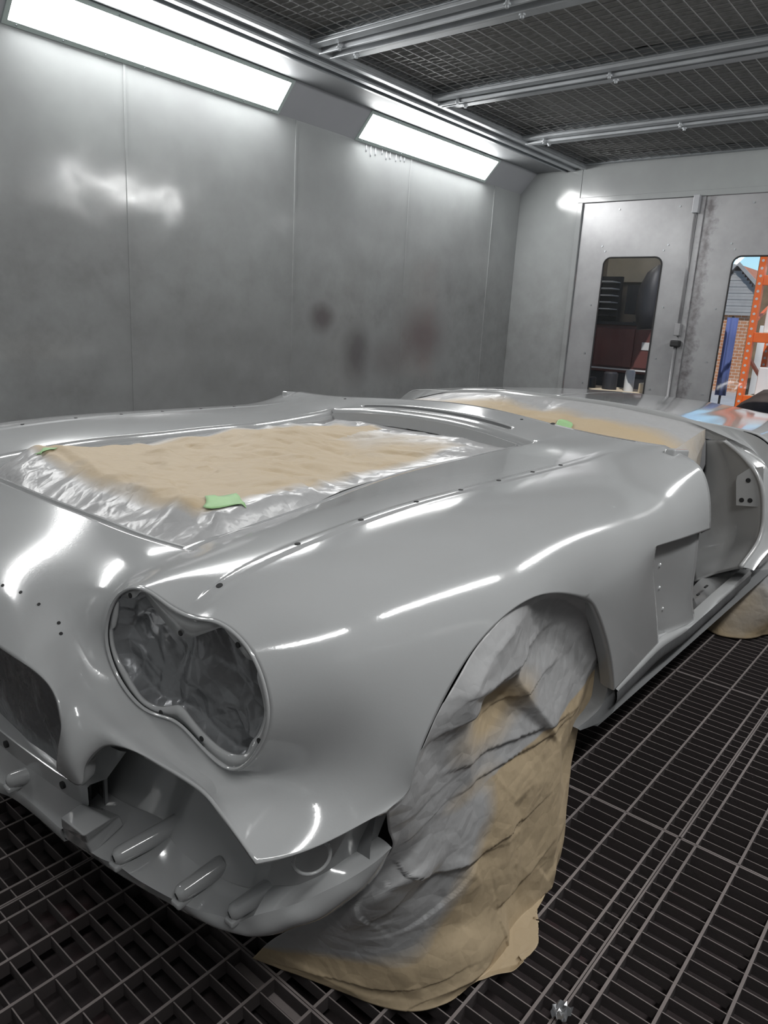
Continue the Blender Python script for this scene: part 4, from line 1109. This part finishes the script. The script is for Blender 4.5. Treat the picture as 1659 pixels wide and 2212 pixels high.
strip('quarter_edge', [[tuple(p) for p in O_], [tuple(p * .5 + q_ * .5 + (.004, 0, 0)) for p, q_ in zip(O_, sk)], [tuple(p) for p in sk]], ref=(-1, 0, 0))
# raised striker pocket with three bolt holes
pk = [(2.835,0.668,0.742), (2.835,0.636,0.773), (2.835,0.599,0.785), (2.835,0.577,0.653), (2.835,0.655,0.644), (2.835,0.669,0.725)]
V = [tuple(p) for p in pk] + [(p[0] + .05, p[1], p[2]) for p in pk]
F = [tuple(range(6))] + [(i, (i + 1) % 6, 6 + (i + 1) % 6, 6 + i) for i in range(6)]
for s in (1, -1):
    o = mesh_obj('striker_plate', [p if s > 0 else mir(p) for p in V], F, M_PAINT, car); bevel(o, .006, 3, 25)
    for q_ in ((2.834,0.635,0.735), (2.834,0.645,0.66), (2.834,0.617,0.664)):
        g = Vector(q_ if s > 0 else mir(q_)); MB().tube([g + Vector((-.001, 0, 0)), g + Vector((.01, 0, 0))], .0085, 12).obj('bolt_hole', M_SPECK, car)
# sill plate inside the door opening, and floor pan
sp_ = [(2.216,0.57,0.394), (2.501,0.575,0.397), (2.906,0.582,0.397)]
si = [(2.579,0.7,0.36), (2.725,0.7,0.377), (3.029,0.7,0.377)]
A_, B_ = spline(sp_, 20), spline(si, 20)
strip('sill_plate', [[tuple(p + (0, 0, .0)) for p in A_], [tuple(p * .93 + q_ * .07 + (0, 0, .012)) for p, q_ in zip(A_, B_)], [tuple(p * .85 + q_ * .15 + (0, 0, .002)) for p, q_ in zip(A_, B_)], [tuple(q_ + (0, 0, .0)) for q_ in B_]], ref=(0, 0, 1))
for q_, w in (((2.524,0.635,0.404), .03), ((2.444,0.635,0.396), .022)):
    MB().box(q_[0] - w / 2, q_[0] + w / 2, q_[1] - .003, q_[1] + .003, q_[2] + .0, q_[2] + .004).obj('slot', M_SPECK, car)
o = MB().box(.75, 4.6, .80, 2 * YC - .80, .27, .30).obj('underbody', M_UNDER, car)
for s in (1, -1):
    f = (lambda p: p) if s > 0 else mir
    m = MB(); m.grid([[f((x, .575 + .05 * (k == 0), .30 + .012 * k)) for x in (1.55, 2.2, 2.9, 3.3)] for k in range(2)] ); m.grid([[f((x, y, .305)) for x in (1.5, 3.3)] for y in (.62, .82)])
    m.obj('floor_side', M_UNDER, car)
# inner wings over the wheels (dark liners) and firewall
for (cx_, nm) in ((1.145, 'wheel_house'), (3.70, 'wheel_house')):
    for s in (1, -1):
        f = (lambda p: p) if s > 0 else mir
        rows = []
        for yv in (.60, .66, .95):
            rows.append([f((cx_ + .40 * math.cos(t), yv, .40 + .41 * math.sin(t))) for t in np.linspace(-.15, math.pi + .1, 20)])
        rows.append([f((cx_, .95, .40))] * 20)
        MB().grid(rows).obj(nm, M_UNDER, car, True)
MB().box(1.95, 1.97, .75, 2 * YC - .75, .3, .86).obj('firewall', M_UNDER, car)
# wheels under the papers carry the body
M_TYRE = simple('tyre_rubber', (.02, .02, .02), .8)
def wheel(x, y, s):
    w = MB(); prof = [(.20, .0), (.24, -.03), (.30, -.045), (.325, -.03), (.33, 0), (.33, .10), (.325, .13), (.30, .145), (.24, .13), (.20, .10)]
    rows = [[(x + r * math.cos(a), y + s * d, .33 + r * math.sin(a)) for a in np.linspace(0, 2 * math.pi, 33)[:-1]] for r, d in prof]
    o = MB().grid(rows, closed=True).obj('tyre', M_TYRE, car, True)
    MB().tube([(x, y + s * .0, .33), (x, y + s * .09, .33)], .205, 24).obj('wheel_rim', M_UNDER, o)
for x in (1.145, 3.70):
    wheel(x, .69, 1); wheel(x, 2 * YC - .69, -1)

# ---- cockpit cover: kraft paper slung from the cowl to the rear deck
fw = [tuple(p) for p in np.array(wl_)[::10]]; nfw = len(fw)
cp = []
F_ = spline([tuple(np.array(p) + (.022, 0, -.03)) for p in fw], 61)
B_ = spline([(2.87, 1.44 - .62, .895), (2.862, 1.44 - .5, .915), (2.846, 1.44 - .25, .938), (2.842, YC, .943), (2.846, YC + .25, .938), (2.862, YC + .5, .915), (2.87, YC + .62, .895)], 61)
rows, sp = [], []
for i in range(60):
    t = i / 59; r = []
    for j in range(61):
        a, b_ = F_[j], B_[j]
        p = a * (1 - t) + b_ * t
        u = j / 60
        sag = -.035 * math.sin(math.pi * t) + .02 * math.sin(math.pi * t) * math.exp(-((t - .25) / .2) ** 2) - .05 * math.exp(-((u - .0) / .10) ** 2) * math.sin(math.pi * t) ** .5
        cr = crumple((p[0], p[1], 0), .6, 4.0) * .010 + crumple((p[0] * .3, p[1], 0), 1.4, 6.0) * .004 + .022 * F1_(p[0] * .35, p[1] * .6) + .008 * F2_(p[0] * .6, p[1] * .7)
        e = min(1, t * 8, (1 - t) * 8, u * 8, (1 - u) * 8)
        r.append((p[0], p[1], p[2] + sag + cr * e))
        sp.append(min(1, max(0, (t - .62) * 3.2)) + .2 * noise.noise(Vector((p[0] * 6, p[1] * 6, 0))) + (.8 if t < .03 else 0))
    rows.append(r)
o = MB().grid(rows).obj('masking_paper', M_KRAFT, None, True); outward(o, (0, 0, 1)); spray_attr(o, sp)
tag(o, 'tan kraft paper covering the open cockpit between windshield edge and rear deck', 'masking', 'masking papers')
cb = BVHTree.FromPolygons([p for r in rows for p in r], [(i * 61 + j, i * 61 + j + 1, (i + 1) * 61 + j + 1, (i + 1) * 61 + j) for i in range(59) for j in range(60)])
patch_on(cb, [(2.247,1.132,0.93), (2.468,1.208,0.93), (2.472,1.165,0.93), (2.267,1.073,0.93)], 'masking_tape', 'bright green tape piece on the cockpit paper behind the cowl', .004)
# outboard flap of the sheet hanging down past the door opening
A2 = spline([(2.12,0.676,0.904), (2.3,0.703,0.868), (2.55,0.743,0.836), (2.86,0.812,0.853)], 20)
D2 = [np.array((p[0], p[1] + .03, p[2] - .32)) for p in A2]
rows = [[tuple(a * (1 - t) + d * t + (0, .012 * math.sin(9 * i / 19 + 3 * t), 0)) for i, (a, d) in enumerate(zip(A2, D2))] for t in np.linspace(0, 1, 10)]
top = [[tuple(F_[0] * (1 - t) + B_[0] * t) for t in np.linspace(0, 1, 20)], [tuple(a) for a in A2]]
flap = MB().grid(top + rows[1:]).obj('cockpit_side_paper', M_KRAFT, o, True); spray_attr(flap, [.5] * len(flap.data.vertices))

# ---- wheel drapes
def bic(rows, nu, nv):
    R1 = [spline(r, nu) for r in rows]
    return np.array([spline([R1[k][i] for k in range(len(rows))], nv) for i in range(nu)]).transpose(1, 0, 2)   # [v][u]
def drape(ctrl, nu, nv, folds, seed, label, sprayfn, close=True):
    G = bic(ctrl, nu, nv)
    du = np.gradient(G, axis=1); dv = np.gradient(G, axis=0)
    N = np.cross(du, dv); N /= np.linalg.norm(N, axis=2, keepdims=True) + 1e-9
    if N[:, :, 1].mean() > 0: N = -N
    D = np.zeros(G.shape[:2])
    for a, b, amp, w in folds:
        a, b = np.array(a), np.array(b); d = b - a; L = np.linalg.norm(d); t = np.clip(((G - a) @ d) / (L * L), 0, 1)
        q = a + t[..., None] * d; off = G - q
        # signed side across the fold, so that one flank is steep
        side = np.cross(np.broadcast_to(d / L, G.shape), N); sd = (off * side).sum(2); r = np.linalg.norm(off, axis=2)
        ww = np.where(sd > 0, w * .28, w)
        D += amp * np.exp(-r / ww) * np.sin(np.pi * np.clip(t * .9 + .05, 0, 1)) ** .5
    for i in range(G.shape[0]):
        for j in range(G.shape[1]):
            p = G[i, j]
            e = min(1, i / 8.0)
            a_, b2_ = p[0] * 1.5 + p[2] * .9, p[2] * 1.5 - p[0] * .7
            D[i, j] += e * (.021 * F1_(a_ * .50 + .13, b2_ * .34 + .2) + .0065 * F2_(a_ * .6 + .2, b2_ * .45) + .0012 * F2_(a_ * 1.7, b2_ * 1.4) + .0006 * crumple(tuple(p), 1.5, seed))
            D[i, j] *= min(1, .05 + j / 45.0)
    P = G + N * D[..., None]
    P[:, :, 2] = np.maximum(P[:, :, 2], .004 + .0 * D)
    Pl = P.reshape(-1, 3)
    o = MB().grid([[tuple(p) for p in r] for r in P]).obj('masking_paper', M_KRAFT, None, True); outward(o, (0, -1, 0))
    sp = [sprayfn(P[i, j], i / (nv - 1), j / (nu - 1)) for i in range(nv) for j in range(nu)]
    spray_attr(o, sp); solid(o, .0008, 1)
    tag(o, label, 'masking', 'masking papers')
    return o
rows = [
 [(0.722,0.556,0.537), (0.768,0.556,0.542), (0.784,0.548,0.609), (0.839,0.548,0.679), (0.927,0.548,0.743), (1.054,0.548,0.771), (1.231,0.548,0.742), (1.385,0.55,0.66), (1.471,0.552,0.565), (1.53,0.56,0.455), (1.548,0.57,0.36)],
 [(0.755,0.575,0.475), (0.795,0.565,0.484), (0.845,0.565,0.516), (0.908,0.565,0.571), (1.011,0.57,0.63), (1.143,0.575,0.656), (1.295,0.578,0.626), (1.418,0.58,0.561), (1.499,0.58,0.472), (1.52,0.58,0.391), (1.5,0.588,0.348)],
 [(0.78,0.585,0.418), (0.829,0.575,0.415), (0.887,0.57,0.435), (0.965,0.57,0.462), (1.069,0.57,0.479), (1.18,0.575,0.478), (1.275,0.578,0.463), (1.367,0.58,0.42), (1.425,0.58,0.379), (1.469,0.585,0.341), (1.495,0.59,0.313)],
 [(.80, .65, .31), (0.827,0.585,0.357), (0.909,0.57,0.364), (0.995,0.57,0.362), (1.09,0.57,0.361), (1.181,0.57,0.346), (1.266,0.572,0.322), (1.352,0.575,0.29), (1.421,0.578,0.264), (1.464,0.582,0.248), (1.492,0.59,0.233)],
 [(.79, .70, .24), (0.796,0.6,0.312), (0.899,0.585,0.286), (0.987,0.575,0.266), (1.087,0.575,0.236), (1.175,0.572,0.208), (1.255,0.57,0.176), (1.335,0.57,0.143), (1.397,0.57,0.117), (1.44,0.575,0.096), (1.463,0.585,0.084)],
 [(.775, .77, .16), (0.795,0.67,0.203), (0.862,0.61,0.198), (0.934,0.59,0.171), (1.03,0.58,0.132), (1.114,0.572,0.099), (1.19,0.565,0.07), (1.255,0.56,0.045), (1.313,0.56,0.015), (1.354,0.565,-0.008), (1.394,0.58,-0.037)],
 [(.765, .84, .08), (0.802,0.753,0.085), (0.842,0.671,0.085), (0.88,0.616,0.09), (0.938,0.576,0.09), (1.019,0.555,0.059), (1.092,0.545,0.029), (1.162,0.54,-0.005), (1.216,0.535,-0.032), (1.262,0.54,-0.06), (1.301,0.555,-0.086)],
 [(0.762,0.89,0.005), (0.784,0.803,0.005), (0.817,0.713,0.005), (0.874,0.605,0.005), (0.929,0.561,0.005), (0.992,0.542,0.005), (1.051,0.517,0.005), (1.076,0.493,0.01), (1.104,0.487,0.01), (1.121,0.488,0.01), (1.126,0.498,0.02)]]
FO = [
 ((0.818,0.545,0.611), (1.008,0.55,0.632), .020, .05), ((1.065,0.55,0.618), (1.127,0.54,0.515), .012, .03),
 ((0.912,0.53,0.508), (1.354,0.55,0.429), .018, .045), ((0.963,0.52,0.443), (1.347,0.55,0.413), .016, .05),
 ((0.751,0.57,0.472), (0.852,0.54,0.483), .016, .04), ((0.769,0.57,0.404), (0.875,0.53,0.441), .012, .035),
 ((0.785,0.59,0.369), (0.889,0.55,0.302), .024, .05), ((0.889,0.55,0.302), (1.025,0.53,0.269), .026, .05), ((1.025,0.53,0.269), (1.26,0.52,0.271), .020, .04),
 ((1.012,0.53,0.252), (0.846,0.56,0.171), .014, .05), ((0.787,0.62,0.202), (0.735,0.66,0.277), .020, .035), ((0.787,0.62,0.202), (0.841,0.57,0.277), .016, .04),
 ((1.087,0.53,0.157), (1.139,0.51,-0.01), .012, .03), ((1.044,0.52,0.438), (1.119,0.52,0.346), .014, .02), ((1.119,0.52,0.346), (1.209,0.52,0.356), .012, .02),
 ((0.923,0.579,0.02), (1.065,0.54,0.035), .018, .05), ((1.179,0.52,0.361), (1.142,0.52,0.06), .008, .04), ((0.799,0.807,0.02), (0.906,0.601,0.05), .018, .06),
 ((0.893,0.56,0.669), (1.205,0.57,0.657), .014, .04), ((1.004,0.54,0.566), (1.264,0.57,0.569), .012, .03)]
def spray_front(p, v, u):
    n = noise.noise(Vector(p) * 3.2 + Vector((3, 1, 4))); n2 = noise.noise(Vector(p) * 9)
    h = p[2]
    xb = float(np.interp(h, [0, .04, .1, .2, .3, .42, .47, .52], [.70, .74, .86, .95, .99, 1.02, 1.5, 2.6]))
    s = 1 - min(1, max(0, (p[0] - xb) / .07 + .3 + n * .8 + n2 * .25))
    s -= .95 * math.exp(-(((p[0] - 1.04) / .15) ** 2 + ((h - .56) / .07) ** 2))
    s -= .5 * math.exp(-(((p[0] - .98) / .12) ** 2 + ((h - .43) / .03) ** 2))
    if h < .05: s -= .5
    return min(1, max(0, s))
front_drape = drape(rows, 200, 240, FO, 1.0, 'large creased kraft paper draped over the front wheel, grey overspray above, tan below', spray_front)
# gathered paper around the rear wheel
rw = []
for k, (z, o_) in enumerate(((.46, .02), (.36, -.02), (.24, -.05), (.12, -.05), (.006, -.02))):
    rw.append([(3.28 + (.02 - .09 * (k / 4)), .80 + .0 * k, z), (3.26 - .10 * (k / 4), .70 + o_ * .3, z), (3.34 - .06 * (k / 4), .585 + o_ * .8, z), (3.55, .555 + o_, z + (.14 if k == 0 else 0)), (3.72, .55 + o_, z + (.18 if k == 0 else 0)), (3.95, .56 + o_, z), (4.1, .60 + o_, z), (4.15, .8, z)])
rear_drape = drape(rw, 110, 90, [((3.2, .62, .30), (3.36, .53, .05), .03, .05), ((3.3, .56, .40), (3.42, .52, .12), .03, .05)], 5.0, 'crumpled kraft paper wrapped around the rear wheel at the right edge',
    lambda p, v, u: min(1, max(0, 1.1 - max(0, .3 - p[2]) * 5 + noise.noise(Vector(p) * 4) * 1.2)))

# torn scrap of masking film lying on the grating, lower right
c_ = (1.071,0.388,0.004); random.seed(21)
rows = [[(c_[0] + (i - 3) * .007 + random.uniform(-.002, .002), c_[1] + (j - 3) * .006 * (1 - .1 * abs(i - 3)) + random.uniform(-.002, .002), .004 + abs(random.uniform(0, .012))) for j in range(7)] for i in range(7)]
o = MB().grid(rows).obj('film_scrap', M_FILM, None); solid(o, .0005, 1); tag(o, 'small crumpled grey scrap of film lying on the grating at lower right', 'scrap')

# ================================================================= OUTSIDE THE DOORS
M_CONC = simple('yard_concrete', (.45, .43, .41), .9, 0, 2, .12)
g = MB().box(XB + .12, 40, -12, 25, -.06, -.02).obj('ground', M_CONC); tag(g, kind='structure')
# workshop bay seen through the left window: wall, roof
M_SHOPW = simple('workshop_wall', (.30, .25, .20), .9, 0, 2, .2)
w = MB().box(10.6, 10.75, 3.4, 8, -.02, 3.4).obj('wall_workshop', M_SHOPW); tag(w, kind='structure')
w = MB().box(6.3, 10.7, 5.2, 5.3, -.02, 3.4).obj('wall_workshop_side', M_SHOPW); tag(w, kind='structure')
w = MB().box(6.25, 10.8, 2.9, 5.3, 3.2, 3.3).obj('roof_workshop', M_SHOPW); tag(w, kind='structure')
M_BOARD = simple('cream_wall_board', (.62, .52, .38), .8, 0, 4, .1)
b_ = MB().box(10.5, 10.58, 3.5, 4.7, 1.95, 2.6).obj('wall_board', M_BOARD); tag(b_, 'cream board on the workshop wall seen through the left door window', 'board')
M_RED = simple('dark_red_cabinet', (.13, .045, .04), .45, .1, 3, .15)
M_DK = simple('dark_tool_metal', (.03, .03, .035), .5, .3, 5, .2)
M_LG = simple('pale_grey_plastic', (.55, .55, .55), .5)
wlp = empty('added_fill_lamp', (8.6, 3.9, 3.1)); tag(wlp, 'added fill lamp, unseen, under the workshop roof, above the left door window', 'light')  # fill lamp added out of view to brighten the workshop interior
bevel(MB().box(8.0, 9.2, 3.86, 3.98, 3.14, 3.2).obj('fill_lamp_body', M_FRAME, wlp), .005)
M_TUBE, nt_, b_ = new_mat('fill_lamp_tube'); b_.inputs['Emission Color'].default_value = (1, .95, .88, 1); b_.inputs['Emission Strength'].default_value = 45
MB().tube([(8.05, 3.92, 3.11), (9.15, 3.92, 3.11)], .02, 10).obj('tube', M_TUBE, wlp)
# long red tool cabinet with drawers
tc_ = empty('tool_cabinet', (10.2, 4.1, 0)); tag(tc_, 'long dark red tool cabinet behind the left door window', 'cabinet')
bevel(MB().box(9.9, 10.4, 3.3, 5.0, .72, 1.35).obj('carcass', M_RED, tc_), .01)
for (a, c) in ((3.34, 3.88), (3.92, 4.46), (4.5, 4.96)):
    bevel(MB().box(9.87, 9.9, a, c, .80, 1.30).obj('door', M_RED, tc_), .006)
bevel(MB().box(9.95, 10.35, 3.36, 4.94, -.02, .72).obj('plinth', M_DK, tc_), .01)
MB().box(9.86, 9.9, 3.32, 4.98, .755, .775).obj('handle_rail', M_LG, tc_)
MB().box(9.86, 9.869, 3.52, 3.80, 1.04, 1.14).obj('white_label', M_LG, tc_)
bevel(MB().box(9.86, 10.42, 3.28, 5.02, 1.35, 1.39).obj('worktop', M_DK, tc_), .005)
# louvred drawer stack, monitor, hanging coat
lv = empty('drawer_rack', (10.1, 4.75, 1.39)); tag(lv, 'rack of shallow slatted trays on the tool cabinet, left', 'rack')
for k in range(6): bevel(MB().box(9.95, 10.25, 4.35, 4.85, 1.46 + k * .09, 1.475 + k * .09).obj('tray', M_LG if k else M_DK, lv), .003)
bevel(MB().box(10.2, 10.26, 4.33, 4.87, 1.39, 2.0).obj('back', M_DK, lv), .003)
mo = empty('monitor', (10.1, 3.95, 1.39)); tag(mo, 'dark monitor standing on the tool cabinet', 'monitor')
bevel(MB().box(10.05, 10.09, 3.72, 4.18, 1.50, 1.88).obj('screen', M_DK, mo), .008)
bevel(MB().box(10.0, 10.15, 3.88, 4.02, 1.39, 1.405).obj('foot', M_DK, mo), .004); bevel(MB().box(10.07, 10.1, 3.92, 3.98, 1.40, 1.52).obj('stem', M_DK, mo), .004)
random.seed(3)
for k in range(7):
    y = 3.35 + k * .13 + random.uniform(-.02, .02); h = random.uniform(.08, .2)
    if 3.7 < y < 4.2: continue
    m = MB().tube([(9.98, y, 1.39), (9.98, y, 1.39 + h * .7), (9.98, y, 1.39 + h * .8), (9.98, y, 1.39 + h)], [.035, .035, .015, .015], 12)
    o = m.obj('spray_bottle', M_LG if k % 2 else M_DK, None, True, 40); tag(o, '%s bottle on the tool cabinet, %s of the dark monitor' % ('pale' if k % 2 else 'dark', ['first right', 'second right', 'third right', '', '', '', 'just left'][k]), 'bottle', 'bottles on the tool cabinet')
# bench with boxes and jars below
wb_ = empty('workbench', (9.3, 4.0, 0)); tag(wb_, 'low workbench with cluttered top behind the left door window', 'bench')
bevel(MB().box(8.9, 9.6, 3.2, 4.6, .50, .54).obj('bench_top', M_BOARD, wb_), .004)
for (x, y) in ((8.95, 3.25), (8.95, 4.55), (9.55, 3.25), (9.55, 4.55)): MB().box(x - .03, x + .03, y - .03, y + .03, -.02, .5).obj('leg', M_DK, wb_)
for k, (y, wd_, h, mt) in enumerate(((4.35, .16, .30, M_LG), (4.1, .12, .14, M_DK), (3.85, .18, .22, M_DK), (3.6, .12, .26, M_LG), (3.4, .14, .12, M_BOARD))):
    o = MB().tube([(9.1, y, .54), (9.1, y, .54 + h * .9), (9.1, y, .54 + h)], [wd_ / 2, wd_ / 2, wd_ / 2.6], 16).obj('paint_tin', mt, None, True, 40)
    tag(o, ['tall pale tin on the workbench, leftmost', 'short dark tin on the workbench, second from left', 'dark tin in the middle of the workbench', 'pale tin right of the middle of the workbench', 'small cream tin at the workbench right end'][k], 'tin')
# dark part hanging at the right of the window
cs_ = empty('coat_stand', (8.6, 3.2, 0)); tag(cs_, 'coat stand with a dark jacket behind the left door window', 'stand')
MB().tube([(8.6, 3.2, 0), (8.6, 3.2, 2.05)], .02, 10).obj('pole', M_DK, cs_); MB().tube([(8.6, 3.2, -.02), (8.6, 3.2, .02)], .2, 20).obj('base', M_DK, cs_)
hg = MB(); hg.tube([(8.6, 3.22, 2.0), (8.6, 3.26, 1.9), (8.6, 3.28, 1.75), (8.6, 3.28, 1.5), (8.6, 3.26, 1.3)], [.03, .10, .15, .16, .13], 12)
hg.obj('jacket', M_DK, cs_, True)
# orange pallet racking in the sunlit yard
M_OR = simple('orange_rack_paint', (.85, .16, .03), .4, 0, 5, .1)
rk_ = empty('pallet_rack', (8.9, 2.2, 0)); tag(rk_, 'orange steel pallet rack with perforated uprights outside the right window', 'rack')
def upright(x, y):
    o = MB().box(x - .04, x + .04, y - .03, y + .03, -.02, 2.9).obj('upright', M_OR, rk_)
    h = MB()
    for k in range(36):
        z = .08 + k * .075
        h.tube([(x - .0415, y, z), (x - .038, y, z)], .014, 8)
    tag(h.obj('perforation', M_LG, o), kind='stuff')
upright(8.5, 2.13); upright(9.4, 2.16); upright(8.5, .9)
for z in (.62, 1.27, 1.84):
    bevel(MB().box(8.47, 8.53, .9, 2.1, z - .05, z + .05).obj('beam', M_OR, rk_), .006)
for k in range(4):
    a = (8.52, 2.15, .2 + k * .6); b2 = (9.38, 2.15, .5 + k * .6)
    MB().prism(a if k % 2 == 0 else (8.52, 2.15, b2[2]), b2 if k % 2 == 0 else (9.38, 2.15, a[2]), (0, 1, 0), .03, .03).obj('brace', M_OR, rk_)
# things stored on it and before it
M_WHITE = simple('white_plastic', (.8, .8, .8), .5)
for k, (y, z, w_, h) in enumerate(((1.9, .67, .25, .30), (1.62, .67, .2, .22), (1.9, 1.32, .3, .28), (1.55, 1.32, .22, .35))):
    o = bevel(MB().box(8.6, 8.95, y - w_ / 2, y + w_ / 2, z, z + h).obj('white_carton', M_WHITE), .012, 2)
    tag(o, ['white carton on the lower rack shelf, left', 'white carton on the lower rack shelf, right', 'wide white carton on the upper rack shelf', 'tall white carton on the upper rack shelf, right'][k], 'box')
for z in (.655, 1.305):
    MB().box(8.5, 9.4, .95, 2.1, z, z + .015).obj('shelf_board', M_BOARD, rk_)
# brown cover heap low in the right window and the brown bench edge
M_BRN = simple('brown_canvas', (.075, .058, .05), .8, 0, 6, .25, .4, 30, .01)
rows = []
for i in range(14):
    th = math.pi * i / 13
    rows.append([(8.05 + .35 * math.sin(th) * math.cos(a), 1.72 + .42 * math.sin(th) * math.sin(a), .25 + .50 * math.cos(th * .98) * (1 + .12 * noise.noise(Vector((i * .4, a, 0))))) for a in np.linspace(0, 2 * math.pi, 25)[:-1]])
o = MB().grid([[(x, y, max(z, -.02)) for x, y, z in r] for r in rows], closed=True).obj('canvas_heap', M_BRN, None, True); tag(o, 'dark brown canvas covered heap low in the right door window', 'cover')
tb_ = empty('trestle_table', (7.2, 2.0, 0)); tag(tb_, 'brown topped trestle table outside the right door window', 'table')
bevel(MB().box(6.9, 7.4, 1.5, 2.5, .40, .50).obj('table_top', M_BRN, tb_), .005)
for (x, y) in ((6.95, 1.55), (6.95, 2.45), (7.35, 1.55), (7.35, 2.45)): MB().box(x - .02, x + .02, y - .02, y + .02, -.02, .40).obj('leg', M_DK, tb_)
# house with boarded gable, and a brick building
rows = [[(11.3 + .03 * math.sin(j * 1.9), 1.2 + .17 * j, z) for j in range(10)] for z in (-.02, .5, 1.0, 1.45)]
o = MB().grid(rows).obj('white_sheeting', M_WHITE, None, True); solid(o, .01); tag(o, 'bright white sheeting in the sunlit yard behind the orange rack', 'sheet')
M_SLATE = simple('slate_grey_boards', (.36, .35, .34), .7, 0, 4, .12)
M_TILE = simple('orange_roof_tile', (.55, .20, .10), .8, 0, 8, .2)
hs_ = empty('house', (20, 5.0, 0)); tag(hs_, 'distant house with grey boarded gable and tiled roof', 'house')
n_ = 16
for k in range(n_):
    z = 1.85 + k * .075
    half = (2.95 - z) * 1.0
    if half > .05: MB().box(19.9 - .01 * (k % 2), 20.0, 5.55 - half * .9, 5.55 + half * .7, z, z + .072).obj('board', M_SLATE, hs_)
MB().add([(19.8, 5.55, 3.05), (23, 5.55, 3.05), (23, 4.2, 1.75), (19.8, 4.2, 1.75)], [(0, 1, 2, 3)]).obj('roof_slope', M_TILE, hs_)
MB().add([(19.8, 5.55, 3.05), (23, 5.55, 3.05), (23, 6.6, 1.75), (19.8, 6.6, 1.75)], [(0, 1, 2, 3)]).obj('roof_slope', M_SLATE, hs_)
MB().prism((19.78, 5.55, 3.08), (19.78, 4.2, 1.78), (1, 0, 0), .08, .05).obj('barge_board', M_SLATE, hs_); MB().prism((19.78, 5.55, 3.08), (19.78, 6.6, 1.78), (1, 0, 0), .08, .05).obj('barge_board', M_SLATE, hs_)
MB().tube([(19.78, 5.55, 3.0), (19.78, 5.55, 3.35)], .03, 8).obj('finial', M_SLATE, hs_)
M_BRICKM, nt, b = new_mat('brick_wall')
bt_ = node(nt, 'ShaderNodeTexBrick'); bt_.inputs['Color1'].default_value = (.42, .17, .08, 1); bt_.inputs['Color2'].default_value = (.50, .24, .12, 1); bt_.inputs['Mortar'].default_value = (.6, .52, .44, 1)
bt_.inputs['Scale'].default_value = 3.2; tc = node(nt, 'ShaderNodeNewGeometry'); sx = node(nt, 'ShaderNodeSeparateXYZ'); cx_n = node(nt, 'ShaderNodeCombineXYZ')
nt.links.new(tc.outputs['Position'], sx.inputs[0]); nt.links.new(sx.outputs['Y'], cx_n.inputs['X']); nt.links.new(sx.outputs['Z'], cx_n.inputs['Y'])
nt.links.new(cx_n.outputs[0], bt_.inputs[0]); nt.links.new(bt_.outputs[0], b.inputs['Base Color']); b.inputs['Roughness'].default_value = .9
MB().box(20.0, 23, 4.3, 6.4, -.02, 1.85).obj('brick_walling', M_BRICKM, hs_)
# telegraph-like timber post at the top of the window
o = MB().box(11.95, 12.1, 2.80, 3.06, -.02, 5.2).obj('timber_post', simple('old_timber', (.22, .15, .09), .8, 0, 6, .3)); tag(o, 'weathered timber post behind the orange rack', 'post')

sh = empty('blocker', (12, -2.5, 0)); tag(sh, 'added unseen dark timber shed across the yard, right of the doors', 'building')  # unseen building added to darken the outdoor reflections in the booth wall
for k in range(22):
    MB().box(9.98 - .012 * (k % 2), 10.05, -6, .6, -.02 + k * .18, .15 + k * .18).obj('board', M_SHOPW, sh)
MB().box(10.05, 14, -6, .6, -.02, 3.9).obj('blocker_body', M_SHOPW, sh)
MB().box(9.7, 14.2, -6.2, .8, 3.95, 4.05).obj('roof', M_SLATE, sh)

# blue cloth hung by the opening
rows = [[(9.9 + .03 * math.sin(j * 1.7), 2.66 + .02 * j, z) for j in range(7)] for z in (.55, .9, 1.25, 1.5)]
o = MB().grid(rows).obj('blue_cloth', simple('blue_cloth', (.10, .14, .35), .8), None, True); solid(o, .01)
cp_ = empty('cloth_stand', (9.93, 2.73, 0)); tag(cp_, 'blue cloth on a thin stand at the left edge of the right door window', 'cloth')
o.location = o.location - cp_.location; o.parent = cp_
MB().tube([(9.93, 2.73, -.02), (9.93, 2.73, 1.52)], .015, 8).obj('pole', M_DK, cp_)
